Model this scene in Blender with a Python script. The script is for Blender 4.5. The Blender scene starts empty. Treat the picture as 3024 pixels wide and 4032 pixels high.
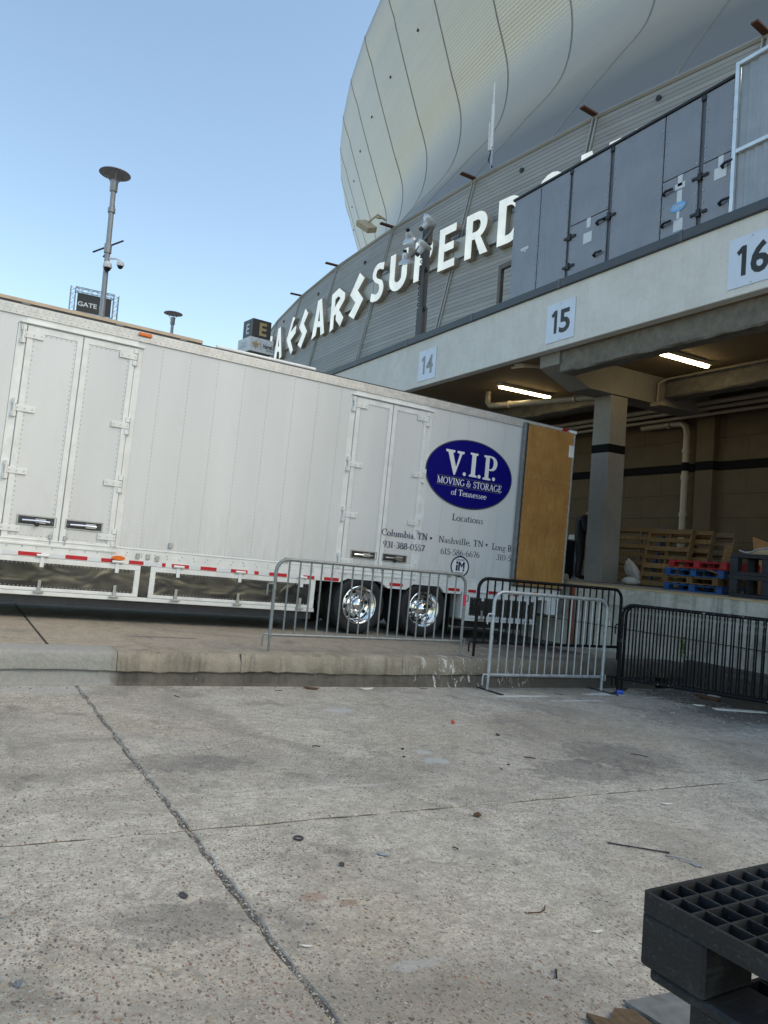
import bpy, bmesh, math, random
from mathutils import Vector, Matrix
R = math.radians
random.seed(7)
scene = bpy.context.scene
col = scene.collection

# ------------------------------------------------------------------ camera
def camera():
    yaw, pitch, roll = R(60.544), R(3.0585), R(4.2313)
    f = Vector((-math.sin(yaw)*math.cos(pitch), math.cos(yaw)*math.cos(pitch), math.sin(pitch)))
    r = Vector((math.cos(yaw), math.sin(yaw), 0)); u = r.cross(f)
    r2 = r*math.cos(roll) + u*math.sin(roll); u2 = -r*math.sin(roll) + u*math.cos(roll)
    cd = bpy.data.cameras.new('camera'); co = bpy.data.objects.new('camera', cd); col.objects.link(co)
    cd.sensor_fit = 'HORIZONTAL'; cd.sensor_width = 36; cd.lens = 36*3012.7/3024
    cd.clip_start = 0.05; cd.clip_end = 5000
    m = Matrix((r2, u2, -f)).transposed().to_4x4(); co.matrix_world = m
    scene.camera = co
camera()

# ------------------------------------------------------------------ sky, sun, exposure
SUN_EL, SUN_AZ = 45.0, 40.0          # degrees; azimuth measured clockwise from +Y
w = bpy.data.worlds.new('World'); scene.world = w; w.use_nodes = True
nt = w.node_tree; bg = nt.nodes['Background']
sky = nt.nodes.new('ShaderNodeTexSky'); sky.sky_type = 'NISHITA'; sky.sun_disc = False
sky.sun_elevation = R(SUN_EL); sky.sun_rotation = R(SUN_AZ)
sky.air_density = 1.0; sky.dust_density = 1.0; sky.ozone_density = 0.5; sky.altitude = 0
nt.links.new(sky.outputs[0], bg.inputs[0]); bg.inputs[1].default_value = 0.15
sd = bpy.data.lights.new('sun', 'SUN'); sd.energy = 1.0; sd.angle = R(45); sd.color = (1, .82, .62)
so = bpy.data.objects.new('sun', sd); col.objects.link(so)
sdir = Vector((math.sin(R(SUN_AZ))*math.cos(R(SUN_EL)), math.cos(R(SUN_AZ))*math.cos(R(SUN_EL)), math.sin(R(SUN_EL))))
so.rotation_euler = (-sdir).to_track_quat('-Z', 'Y').to_euler(); so.location = (0, -10, 40)
vs = scene.view_settings; vs.view_transform = 'Standard'; vs.look = 'None'; vs.gamma = 1; vs.exposure = 1.0
try: vs.use_white_balance = True; vs.white_balance_temperature = 7150; vs.white_balance_tint = 3
except Exception: pass
cy = scene.cycles; cy.max_bounces = 6; cy.diffuse_bounces = 3; cy.glossy_bounces = 3; cy.transmission_bounces = 2; cy.caustics_reflective = False; cy.caustics_refractive = False
try: vs.use_curve_mapping = False
except Exception: pass

# ------------------------------------------------------------------ helpers
class MB:
    def __init__(s): s.v = []; s.f = []; s.uv = None
    def add(s, vs, fs):
        o = len(s.v); s.v += [tuple(x) for x in vs]; s.f += [tuple(i+o for i in f) for f in fs]; return s
    def box(s, x0, x1, y0, y1, z0, z1):
        return s.add([(x, y, z) for z in (z0, z1) for y in (y0, y1) for x in (x0, x1)],
                     [(0,2,3,1),(4,5,7,6),(0,1,5,4),(2,6,7,3),(0,4,6,2),(1,3,7,5)])
    def bbox(s, x0, x1, y0, y1, z0, z1, b):      # chamfered box
        c = [(x0,x1),(y0,y1),(z0,z1)]; vs = []; idx = {}
        for sx in (0,1):
            for sy in (0,1):
                for sz in (0,1):
                    sg = (sx,sy,sz)
                    for ax in range(3):
                        p = []
                        for a in range(3):
                            q = c[a][sg[a]]
                            if a != ax: q += b if sg[a] == 0 else -b
                            p.append(q)
                        idx[(sg,ax)] = len(vs); vs.append(p)
        fs = []
        for ax in range(3):
            a, b2 = (ax+1)%3, (ax+2)%3
            for sd_ in (0,1):
                q = []
                for (i,j) in ((0,0),(1,0),(1,1),(0,1)):
                    sg = [0,0,0]; sg[ax]=sd_; sg[a]=i; sg[b2]=j; q.append(idx[(tuple(sg),ax)])
                fs.append(tuple(q) if sd_ else tuple(q[::-1]))
        for a in range(3):       # edges parallel to axis a
            u, w_ = (a+1)%3, (a+2)%3
            for i in (0,1):
                for j in (0,1):
                    s0=[0,0,0]; s0[u]=i; s0[w_]=j; s1=list(s0); s1[a]=1
                    q=(idx[(tuple(s0),u)],idx[(tuple(s1),u)],idx[(tuple(s1),w_)],idx[(tuple(s0),w_)])
                    fs.append(q if i==j else q[::-1])
        for sx in (0,1):
            for sy in (0,1):
                for sz in (0,1):
                    q=tuple(idx[((sx,sy,sz),k)] for k in range(3)); fs.append(q if (sx+sy+sz)%2 else q[::-1])
        return s.add(vs, fs)
    def quad(s, a, b, c, d): return s.add([a,b,c,d],[(0,1,2,3)])
    def tube(s, pts, r, n=8, cap=True, r2=None):
        pts=[Vector(p) for p in pts]; N=len(pts); vs=[]; fs=[]; prev=None
        for i,p in enumerate(pts):
            t=(pts[min(i+1,N-1)]-pts[max(i-1,0)]).normalized()
            if prev is None:
                a=Vector((0,0,1)) if abs(t.z)<.9 else Vector((1,0,0)); x=t.cross(a).normalized()
            else: x=(prev-t*prev.dot(t)).normalized()
            prev=x; y=t.cross(x); rr=r if r2 is None else r+(r2-r)*i/(N-1)
            for k in range(n):
                a=2*math.pi*k/n; vs.append(p+x*math.cos(a)*rr+y*math.sin(a)*rr)
        for i in range(N-1):
            for k in range(n):
                k2=(k+1)%n; fs.append((i*n+k,i*n+k2,(i+1)*n+k2,(i+1)*n+k))
        if cap: fs.append(tuple(range(n))[::-1]); fs.append(tuple((N-1)*n+k for k in range(n)))
        return s.add(vs,fs)
    def bar(s, p0, p1, w_, h, up=(0,0,1)):
        p0=Vector(p0);p1=Vector(p1);t=(p1-p0).normalized();u=Vector(up);x=t.cross(u).normalized();y=x.cross(t)
        vs=[p+x*(a*w_/2)+y*(b*h/2) for p in (p0,p1) for (a,b) in ((-1,-1),(1,-1),(1,1),(-1,1))]
        return s.add(vs,[(3,2,1,0),(4,5,6,7),(0,1,5,4),(1,2,6,5),(2,3,7,6),(3,0,4,7)])
    def prism(s, poly, fn, d0, d1):              # poly of (a,b); fn(a,b,d)->xyz
        n=len(poly); vs=[fn(a,b,d0) for a,b in poly]+[fn(a,b,d1) for a,b in poly]
        return s.add(vs,[tuple(range(n))[::-1],tuple(range(n,2*n))]+[(i,(i+1)%n,n+(i+1)%n,n+i) for i in range(n)])
    def lathe(s, prof, n, fn, cap=True):                   # prof list of (r,h); fn(x,y,h)
        vs=[];fs=[]
        for (r,h) in prof:
            for k in range(n):
                a=2*math.pi*k/n; vs.append(fn(r*math.cos(a),r*math.sin(a),h))
        for i in range(len(prof)-1):
            for k in range(n):
                k2=(k+1)%n; fs.append((i*n+k,i*n+k2,(i+1)*n+k2,(i+1)*n+k))
        if cap: fs.append(tuple(range(n))[::-1]); fs.append(tuple((len(prof)-1)*n+k for k in range(n)))
        return s.add(vs,fs)
    def mesh(s, name, m, smooth=False):
        me=bpy.data.meshes.new(name); me.from_pydata(s.v,[],s.f); me.update()
        bm=bmesh.new(); bm.from_mesh(me); bmesh.ops.recalc_face_normals(bm,faces=bm.faces); bm.to_mesh(me); bm.free()
        if m: me.materials.append(m)
        if smooth:
            for p in me.polygons: p.use_smooth=True
            try: me.set_sharp_from_angle(angle=R(40))
            except Exception: pass
        return me
    def build(s, name, m, parent=None, smooth=False, loc=None, **kw):
        return link(name, s.mesh(name,m,smooth), parent, loc, **kw)

def link(name, me, parent=None, loc=None, rot=None, label=None, cat=None, group=None, kind=None):
    o=bpy.data.objects.new(name,me); col.objects.link(o)
    if parent: o.parent=parent
    if loc is not None: o.location=loc
    if rot is not None: o.rotation_euler=rot
    return tag(o,label,cat,group,kind)
def tag(o, label=None, cat=None, group=None, kind=None):
    if label: o['label']=label
    if cat: o['category']=cat
    if group: o['group']=group
    if kind: o['kind']=kind
    return o
def empty(name, loc=(0,0,0), rot=(0,0,0), label=None, cat=None, group=None, kind=None):
    o=bpy.data.objects.new(name,None); col.objects.link(o); o.location=loc; o.rotation_euler=rot; o.empty_display_size=.1
    return tag(o,label,cat,group,kind)
def copy_tree(o, parent=None):
    c=o.copy(); col.objects.link(c)
    if parent: c.parent=parent
    for ch in list(o.children): copy_tree(ch,c)
    return c
def box(name,m,parent,x0,x1,y0,y1,z0,z1,b=0,**kw):
    mb=MB()
    if b: mb.bbox(x0,x1,y0,y1,z0,z1,b)
    else: mb.box(x0,x1,y0,y1,z0,z1)
    return mb.build(name,m,parent,**kw)
def frame_mat(o,u,v,n):
    return Matrix(((u[0],v[0],n[0],o[0]),(u[1],v[1],n[1],o[1]),(u[2],v[2],n[2],o[2]),(0,0,0,1)))
def text(name, s, size, m, parent, o, u, v, ex=.0015, off=0., sx=1., align='CENTER', shear=0., fit=None, spacing=1.):
    cu=bpy.data.curves.new(name,'FONT'); cu.body=s; cu.size=size; cu.extrude=ex; cu.offset=off; cu.align_x=align; cu.align_y='BOTTOM_BASELINE'
    cu.shear=shear; cu.resolution_u=3; cu.space_character=spacing; cu.fill_mode='BOTH'
    tmp=bpy.data.objects.new('t',cu); me=bpy.data.meshes.new_from_object(tmp); bpy.data.objects.remove(tmp); bpy.data.curves.remove(cu)
    me.name=name; xs=[q.co.x for q in me.vertices]
    if fit:
        sx=fit/(max(xs)-min(xs))
    for q in me.vertices: q.co.x*=sx
    me.materials.clear(); me.materials.append(m)
    ob=link(name,me,parent); ob.matrix_local=frame_mat(o,u,v,Vector(u).cross(Vector(v))); return ob
def poly_letter(name, outlines, m, parent, o, u, v, ex):       # 2D filled outlines with holes
    cu=bpy.data.curves.new(name,'CURVE'); cu.dimensions='2D'; cu.fill_mode='BOTH'; cu.extrude=ex
    for pl in outlines:
        sp=cu.splines.new('POLY'); sp.points.add(len(pl)-1); sp.use_cyclic_u=True
        for q,p in zip(sp.points,pl): q.co=(p[0],p[1],0,1)
    tmp=bpy.data.objects.new('t',cu); me=bpy.data.meshes.new_from_object(tmp); bpy.data.objects.remove(tmp); bpy.data.curves.remove(cu)
    me.name=name; me.materials.clear(); me.materials.append(m)
    ob=link(name,me,parent); ob.matrix_local=frame_mat(o,u,v,Vector(u).cross(Vector(v))); return ob
def arc(cx,cy,rx,ry,a0,a1,n=12): return [(cx+rx*math.cos(R(a0+(a1-a0)*i/n)),cy+ry*math.sin(R(a0+(a1-a0)*i/n))) for i in range(n+1)]

# ------------------------------------------------------------------ materials
class N:
    def __init__(s,name):
        s.m=bpy.data.materials.new(name); s.m.use_nodes=True; s.t=s.m.node_tree; s.b=s.t.nodes['Principled BSDF']
        s.tc=s.t.nodes.new('ShaderNodeTexCoord')
    def n(s,t,**k):
        x=s.t.nodes.new(t)
        for a,b in k.items():
            if a.startswith('i_'):
                key=a[2:]; key=int(key) if key.isdigit() else key
                s.set(x.inputs[key],b)
            else: setattr(x,a,b)
        return x
    def set(s,inp,val):
        if hasattr(val,'links') or isinstance(val,bpy.types.NodeSocket): s.t.links.new(val,inp)
        else:
            if isinstance(val,tuple) and len(val)==3 and inp.type=='RGBA': val=val+(1,)
            inp.default_value=val
    def map(s,scale=(1,1,1),loc=(0,0,0),src='Object',vec=None):
        x=s.n('ShaderNodeMapping'); s.t.links.new(vec if vec is not None else s.tc.outputs[src],x.inputs[0]); x.inputs['Scale'].default_value=scale; x.inputs['Location'].default_value=loc; return x.outputs[0]
    def noise(s,vec,scale,detail=4,rough=.55,dist=0.):
        x=s.n('ShaderNodeTexNoise'); s.t.links.new(vec,x.inputs['Vector']); x.inputs['Scale'].default_value=scale; x.inputs['Detail'].default_value=detail; x.inputs['Roughness'].default_value=rough; x.inputs['Distortion'].default_value=dist; return x.outputs['Fac']
    def ramp(s,fac,a,b,lo=0.,hi=1.):
        x=s.n('ShaderNodeMapRange'); x.clamp=True; s.set(x.inputs[0],fac); 
        for i,q in ((1,a),(2,b),(3,lo),(4,hi)): s.set(x.inputs[i],q)
        return x.outputs[0]
    def mix(s,fac,a,b,mode='MIX'):
        x=s.n('ShaderNodeMix',data_type='RGBA',blend_type=mode); s.set(x.inputs[0],fac); s.set(x.inputs[6],a); s.set(x.inputs[7],b); return x.outputs[2]
    def math(s,op,a,b=0.,c=0.):
        x=s.n('ShaderNodeMath',operation=op); s.set(x.inputs[0],a); s.set(x.inputs[1],b); s.set(x.inputs[2],c); return x.outputs[0]
    def bump(s,h,strength=.3,dist=.01,nrm=None):
        x=s.n('ShaderNodeBump'); x.inputs['Strength'].default_value=strength; x.inputs['Distance'].default_value=dist; s.set(x.inputs['Height'],h)
        if nrm is not None: s.t.links.new(nrm,x.inputs['Normal'])
        s.t.links.new(x.outputs[0],s.b.inputs['Normal']); return x.outputs[0]
    def out(s,colr=None,rough=None,metal=None,spec=None,**k):
        for key,val in (('Base Color',colr),('Roughness',rough),('Metallic',metal),('Specular IOR Level',spec)):
            if val is not None: s.set(s.b.inputs[key],val)
        for a,b in k.items(): s.set(s.b.inputs[a.replace('_',' ')],b)
        return s.m
def sc(c,k): return tuple(max(0,min(1,x*k)) for x in c)
def basic(name,c,rough=.55,metal=0.,var=.12,scale=6.,bump=.0,bscale=90.,spec=.4,dirt=None,dirt_amt=.5,src='Object',bdist=.004):
    n=N(name); v=n.map(src=src); a=n.noise(v,scale,3)
    colr=n.mix(n.ramp(a,.3,.7),sc(c,1-var),sc(c,1+var))
    if dirt:
        d=n.noise(v,scale*.45,4,.65); colr=n.mix(n.ramp(d,.52,.72,0,dirt_amt),colr,dirt)
    r=n.ramp(a,.3,.7,max(.03,rough-.08),min(1,rough+.08))
    if bump: n.bump(n.noise(v,bscale,4),bump,bdist)
    return n.out(colr,r,metal,spec)

M={}
M['white_paint']=None
def trailer_white():
    n=N('trailer_white'); v=n.map(); 
    a=n.noise(n.map((1,.9,.12)),1.6,3); fine=n.noise(v,3.5,5,.65)
    c=n.mix(n.ramp(a,.3,.7),(.62,.62,.615),(.695,.695,.69)); 
    streak=n.noise(n.map((1,9,.35)),2.2,5,.7); c=n.mix(n.ramp(streak,.58,.85,0,.14),c,(.5,.48,.45)); c=n.mix(n.ramp(fine,.58,.8,0,.18),c,(.46,.43,.38))
    sz=n.n('ShaderNodeSeparateXYZ'); n.set(sz.inputs[0],n.tc.outputs['Object']); gm=n.noise(n.map((1,6,1.2)),2.,5,.7); c=n.mix(n.math('MULTIPLY',n.ramp(sz.outputs[2],1.9,1.0,0,1),n.ramp(gm,.40,.75,0,.4)),c,(.40,.375,.335))
    wav=n.noise(n.map((1,1.6,.25)),1.0,1); n.bump(wav,.22,.03)
    return n.out(c,.32,0,.5)
M['white']=trailer_white()
M['white_trim']=basic('white_trim',(.76,.76,.74),.38,0,.07,5,dirt=(.45,.42,.37),dirt_amt=.3)
M['rail']=basic('rail_aluminium',(.62,.59,.55),.42,.35,.10,9,dirt=(.42,.36,.3),dirt_amt=.35)
M['rivet']=basic('rivet_grey',(.52,.52,.515),.4,.3)
M['chrome']=basic('chrome',(.86,.86,.87),.08,1,.04,4)
def wavy_steel():
    n=N('wavy_stainless'); v=n.map((1,1.0,1.8)); h=n.noise(v,2.0,1,.4,.9); n.bump(h,.28,.03)
    d=n.noise(n.map(),6,5,.7); return n.out(n.mix(n.ramp(d,.4,.75),(.155,.155,.155),(.10,.098,.095)),.16,1)
M['wavy']=wavy_steel()
M['steel']=basic('dull_steel',(.42,.41,.39),.42,.8,.15,10)
M['dark_steel']=basic('dark_steel',(.06,.06,.065),.5,.4,.2,8)
M['black']=basic('black_plastic',(.018,.018,.02),.45,0,.25,12)
M['rubber']=basic('tyre_rubber',(.022,.022,.024),.75,0,.3,14,bump=.3,bscale=120)
M['red_tape']=basic('red_tape',(.50,.012,.022),.35,0,.06)
M['white_tape']=basic('white_tape',(.68,.70,.72),.35,0,.05)
M['amber']=basic('amber_lens',(.75,.16,.015),.2,0,.1,30)
M['red_lens']=basic('red_lens',(.45,.01,.01),.2,0,.1,30)
M['logo_blue']=basic('logo_blue',(.002,.002,.16),.5,0,.03,spec=.12)
M['logo_rim']=basic('logo_rim',(.05,.06,.07),.4)
M['navy_text']=basic('navy_text',(.015,.02,.07),.4)
M['logo_white']=basic('logo_white',(.8,.8,.8),.4,0,.03)
def ply():
    n=N('plywood'); v=n.map((1,2.2,.35)); g=n.noise(v,9,6,.7,.6); b=n.noise(n.map(),1.6,5,.6); st=n.noise(n.map((1,1,1)),3.4,6,.75)
    c=n.mix(n.ramp(g,.3,.7),(.37,.18,.048),(.52,.28,.09)); c=n.mix(n.ramp(b,.35,.65,0,.7),c,(.28,.125,.034)); c=n.mix(n.ramp(st,.58,.75,0,.55),c,(.16,.07,.025))
    return n.out(c,.55,0,.3)
M['ply']=ply()
def wood(name,a,b,dark=(.07,.045,.025),amt=.5):
    n=N(name); g=n.noise(n.map((14,14,1.2)),3,6,.7,.4); g2=n.noise(n.map((1.2,14,14)),3,6,.7,.4); d=n.noise(n.map(),5,5,.7)
    info=n.n('ShaderNodeObjectInfo'); k=n.ramp(info.outputs['Random'],0,1,.75,1.2)
    c=n.mix(n.ramp(n.math('MULTIPLY',n.math('ADD',g,g2),.5),.38,.62),a,b); c=n.mix(n.ramp(d,.5,.75,0,amt),c,dark)
    hs=n.n('ShaderNodeHueSaturation'); n.set(hs.inputs['Color'],c); n.set(hs.inputs['Value'],k); n.bump(g,.25,.004)
    return n.out(hs.outputs[0],.75,0,.25)
M['wood']=wood('pallet_wood',(.105,.06,.024),(.22,.132,.054))
M['wood_old']=wood('old_wood',(.09,.062,.038),(.19,.135,.085))
M['wood_pale']=wood('pale_wood',(.38,.28,.165),(.52,.40,.26),amt=.2)
M['flood_tan']=basic('floodlight_tan',(.40,.33,.22),.6)
M['frame_brown']=basic('brown_frame',(.13,.115,.10),.6)
M['faded_num']=basic('faded_numeral',(.27,.28,.28),.5)
M['tan']=basic('tan_timber',(.52,.41,.30),.6,0,.1,4)
M['blue']=basic('blue_pallet_paint',(.012,.08,.24),.6,0,.2,7,dirt=(.05,.06,.07))
M['red']=basic('red_pallet_paint',(.34,.02,.025),.55,0,.2,7,dirt=(.1,.03,.03))
M['orange']=basic('orange_paint',(.5,.06,.03),.6)
def plastic(name,c):
    n=N(name); v=n.map(); sA=n.noise(n.map((30,2,30)),4,6,.75,.8); sB=n.noise(v,3,6,.7); fine=n.noise(v,160,3)
    cc=n.mix(n.ramp(sB,.45,.75),c,sc(c,2.2)); cc=n.mix(n.ramp(sA,.54,.74,0,.5),cc,(.11,.12,.125)); du=n.noise(v,14,5,.75,.6); cc=n.mix(n.ramp(du,.54,.74,0,.3),cc,(.085,.085,.08)); n.bump(fine,.25,.0015)
    return n.out(cc,n.ramp(sB,.3,.7,.45,.65),0,.3)
M['pallet_black']=plastic('pallet_black_plastic',(.014,.015,.017))
M['crate_grey']=plastic('crate_dark_plastic',(.017,.019,.022))
M['film']=basic('plastic_film',(.42,.46,.50),.28,0,.2,5,bump=.8,bscale=16,bdist=.03)
M['sack']=basic('white_sack',(.42,.40,.37),.5,0,.12,6,bump=.8,bscale=9,bdist=.03)
M['galv']=basic('galvanised',(.40,.44,.47),.45,.55,.22,18,dirt=(.30,.29,.27),dirt_amt=.35)
M['galv2']=basic('galvanised_dull',(.23,.25,.255),.5,.5,.2,16,dirt=(.2,.17,.14),dirt_amt=.5)
def black_chipped():
    n=N('chipped_black_paint'); v=n.map(); a=n.noise(v,34,5,.7); b=n.noise(v,3,3)
    c=n.mix(n.ramp(n.math('ADD',a,n.math('MULTIPLY',b,.25)),.77,.81),(.006,.006,.007),(.55,.55,.52)); return n.out(c,.55,0,.2)
M['black_paint']=black_chipped()
M['barrier_red']=basic('barrier_red_tape',(.55,.03,.08),.4)
def concrete(name,c1,c2,stain,amt=.5,bump=.35,vstreak=0.,pits=True,scale=1.,src='Object',rough=.85):
    n=N(name); v=n.map(src=src); a=n.noise(v,1.1*scale,3,.6); b=n.noise(v,14*scale,4,.65); s=n.noise(v,2.6*scale,4,.7,.6)
    c=n.mix(n.ramp(n.math('MULTIPLY_ADD',b,.35,n.math('MULTIPLY',a,.65)),.38,.62),c1,c2); c=n.mix(n.ramp(s,.5,.72,0,amt),c,stain)
    if vstreak:
        k=n.noise(n.map((5*scale,5*scale,.35*scale),src=src),2.4,6,.7); c=n.mix(n.ramp(k,.5,.75,0,vstreak),c,sc(stain,.8))
    h=b
    if pits:
        vo=n.n('ShaderNodeTexVoronoi'); n.set(vo.inputs['Vector'],v); vo.inputs['Scale'].default_value=9*scale
        pit=n.math('MULTIPLY',n.ramp(vo.outputs['Distance'],.05,.11,1,0),n.ramp(n.noise(v,3.1*scale,3),.52,.6))
        c=n.mix(n.math('MULTIPLY',pit,.7),c,sc(stain,.45)); h=n.math('SUBTRACT',b,pit)
    n.bump(h,bump,.012); return n.out(c,rough,0,.25)
M['beam']=concrete('beam_concrete',(.62,.61,.575),(.70,.69,.65),(.52,.51,.475),.4,.15,vstreak=.2,rough=.8)
M['dock_wall']=concrete('dock_wall_concrete',(.40,.39,.335),(.54,.525,.455),(.17,.165,.135),.7,.4,vstreak=.75)
M['dock_floor']=concrete('dock_floor_concrete',(.22,.20,.17),(.32,.29,.25),(.12,.105,.085),.6,.2)
M['yellow_edge']=concrete('worn_yellow_paint',(.40,.26,.10),(.42,.33,.18),(.28,.255,.21),.9,.3,scale=3)
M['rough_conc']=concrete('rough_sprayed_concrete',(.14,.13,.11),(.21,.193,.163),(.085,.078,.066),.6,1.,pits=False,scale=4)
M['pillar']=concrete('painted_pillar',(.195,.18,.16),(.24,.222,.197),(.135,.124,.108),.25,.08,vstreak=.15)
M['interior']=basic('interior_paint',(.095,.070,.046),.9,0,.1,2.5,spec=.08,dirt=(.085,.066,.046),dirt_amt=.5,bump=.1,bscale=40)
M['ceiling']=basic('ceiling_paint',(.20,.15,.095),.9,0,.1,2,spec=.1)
M['stripe']=basic('black_stripe_paint',(.008,.008,.008),.85,spec=.05)
M['pipe']=basic('painted_pipe',(.27,.225,.17),.4,0,.08,4)
M['rust']=basic('rusty_steel',(.13,.06,.035),.8,.2,.35,14,dirt=(.09,.045,.03),dirt_amt=.7,bump=.4,bscale=60)
M['rust_red']=basic('rusty_red_steel',(.25,.07,.045),.8,.1,.3,9,dirt=(.1,.06,.04),dirt_amt=.7)
M['coping']=basic('coping_dark_metal',(.075,.085,.095),.5,.4,.15,3)
M['rock_wool']=basic('exposed_insulation',(.44,.31,.17),.95,0,.3,20,bump=1,bscale=40)
M['hvac']=None
def hvac():
    n=N('hvac_grey_sheet'); v=n.map(); a=n.noise(v,1.3,4); b=n.noise(n.map((2.2,1,.8)),1.6,2)
    c=n.mix(n.ramp(a,.3,.7),(.22,.23,.255),(.262,.272,.30)); n.bump(b,.7,.05); return n.out(c,.38,.2,.4)
M['hvac']=hvac()
M['hvac_trim']=basic('hvac_trim',(.10,.105,.12),.45,.2)
M['sign_white']=basic('sign_white',(.62,.69,.80),.35,0,.05,4,dirt=(.5,.55,.6),dirt_amt=.25)
M['sign_black']=basic('sign_black',(.016,.016,.017),.4)
M['label']=basic('label_paper',(.62,.66,.70),.5,0,.06)
M['carrier_blue']=basic('oval_blue',(.16,.40,.72),.35)
M['alu']=basic('aluminium_frame',(.66,.71,.74),.35,.5,.08,6)
def poly():
    n=N('corrugated_polycarbonate'); v=n.map(); a=n.noise(v,2,4); c=n.mix(n.ramp(a,.3,.7),(.27,.30,.32),(.36,.39,.42)); return n.out(c,.3,.1,.5)
M['polycarb']=poly()
M['pebble']=None

# pavement with exposed aggregate, stains and paint spills (positions in metres on the yard)
def pavement(name, spills=(), aggr=1., c1=(.455,.43,.372), c2=(.635,.60,.522), dark=(.20,.192,.174), offs=0.):
    n=N(name); v=n.map(src='Object',loc=(offs,offs,0)); geo=v
    big=n.noise(v,.45,5,.62,.8); mid=n.noise(v,2.6,5,.68,.5); fine=n.noise(v,55,3,.7); tan=n.noise(n.map(loc=(31,7,0)),.38,3,.6)
    wn=n.n('ShaderNodeTexNoise'); n.set(wn.inputs['Vector'],v); wn.inputs['Scale'].default_value=30; wn.inputs['Detail'].default_value=1
    c=n.mix(n.ramp(mid,.35,.65),c1,c2); c=n.mix(n.ramp(tan,.46,.66,0,.6),c,(.45,.385,.285))
    c=n.mix(n.ramp(big,.50,.68,0,.62),c,dark)
    c=n.mix(n.ramp(fine,.36,.60,0,1),n.mix(.5,c,sc(c1,.38)),c)
    bl=n.noise(n.map(loc=(3,11,0)),1.5,6,.7,.3); c=n.mix(n.ramp(bl,.56,.70,0,.7),c,(.13,.127,.125))
    blu=n.noise(n.map(loc=(17,1,0)),.8,5,.65,.3); c=n.mix(n.ramp(blu,.60,.75,0,.5),c,(.36,.38,.39))
    ox=n.noise(n.map((.5,2.2,1),(9,2,0)),1.1,5,.7,.4); c=n.mix(n.ramp(ox,.60,.70,0,.5),c,(.17,.165,.155))
    oil=n.noise(n.map(loc=(40,21,0)),3.4,3,.6,.2); c=n.mix(n.ramp(oil,.68,.76,0,.6),c,(.13,.125,.12))
    cv=n.n('ShaderNodeVectorMath',operation='ADD'); cs=n.n('ShaderNodeVectorMath',operation='SCALE'); cn=n.n('ShaderNodeTexNoise'); n.set(cn.inputs['Vector'],v); cn.inputs['Scale'].default_value=1.6; cn.inputs['Detail'].default_value=5; n.set(cs.inputs[0],cn.outputs['Color']); cs.inputs['Scale'].default_value=.9; n.set(cv.inputs[0],v); n.set(cv.inputs[1],cs.outputs[0])
    ck=n.n('ShaderNodeTexVoronoi',feature='DISTANCE_TO_EDGE'); n.set(ck.inputs['Vector'],cv.outputs[0]); ck.inputs['Scale'].default_value=.33
    crk=n.math('MULTIPLY',n.ramp(ck.outputs['Distance'],.0015,.0045,1,0),n.ramp(n.noise(n.map(loc=(8,8,0)),.5,2),.50,.56)); c=n.mix(n.math('MULTIPLY',crk,.35),c,(.16,.15,.135)); sk=n.noise(n.map((1,1,1),(13,3,0)),150,1,.5); c=n.mix(n.ramp(sk,.58,.68,0,.5),c,(.17,.16,.147)); sm=n.noise(n.map((1,.6,1),(2,17,0)),16,4,.75); c=n.mix(n.ramp(sm,.40,.58,.4,0),c,sc(c1,.45))
    hgt=n.math('SUBTRACT',fine,crk)
    for (sc_,thr,seed,rad) in ((34,.48,0.,.40),(66,.62,5.,.44)):
        wv=n.n('ShaderNodeVectorMath',operation='ADD')
        m2=n.n('ShaderNodeVectorMath',operation='SCALE'); n.set(m2.inputs[0],wn.outputs['Color']); m2.inputs['Scale'].default_value=.022
        n.set(wv.inputs[0],n.map((1,1.55,1),(seed,seed,0))); n.set(wv.inputs[1],m2.outputs[0])
        vo=n.n('ShaderNodeTexVoronoi'); n.set(vo.inputs['Vector'],wv.outputs[0]); vo.inputs['Scale'].default_value=sc_; 
        sep=n.n('ShaderNodeSeparateColor'); n.set(sep.inputs[0],vo.outputs['Color'])
        reg=n.noise(n.map(loc=(seed+2,4,0)),.7,4,.6)
        size=n.ramp(sep.outputs[1],0,1,rad*.35,rad)
        peb=n.math('MULTIPLY',n.math('LESS_THAN',vo.outputs['Distance'],size),n.math('LESS_THAN',sep.outputs[0],n.ramp(reg,.38,.62,thr*.25*aggr,thr*1.5*aggr)))
        cr=n.n('ShaderNodeValToRGB'); cr.color_ramp.interpolation='CONSTANT'; e=cr.color_ramp.elements
        pal=[(0,(.20,.09,.055)),(.14,(.11,.095,.08)),(.36,(.26,.16,.095)),(.48,(.065,.062,.06)),(.68,(.34,.28,.19)),(.78,(.15,.11,.085)),(.90,(.42,.40,.37))]
        e[0].position=0; e[0].color=pal[0][1]+(1,); e[1].position=pal[1][0]; e[1].color=pal[1][1]+(1,)
        for p,q in pal[2:]:
            x=e.new(p); x.color=q+(1,)
        n.set(cr.inputs[0],sep.outputs[2]); c=n.mix(n.math('MULTIPLY',peb,.78),c,cr.outputs[0]); hgt=n.math('ADD',hgt,n.math('MULTIPLY',peb,.5))
    sp=n.noise(n.map(loc=(5,5,0)),70,2,.5); c=n.mix(n.ramp(sp,.70,.74,0,.8),c,(.55,.54,.50))
    sep=n.n('ShaderNodeSeparateXYZ'); n.set(sep.inputs[0],n.tc.outputs['Object'])
    edge=n.noise(v,9,6,.72,.5)
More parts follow.
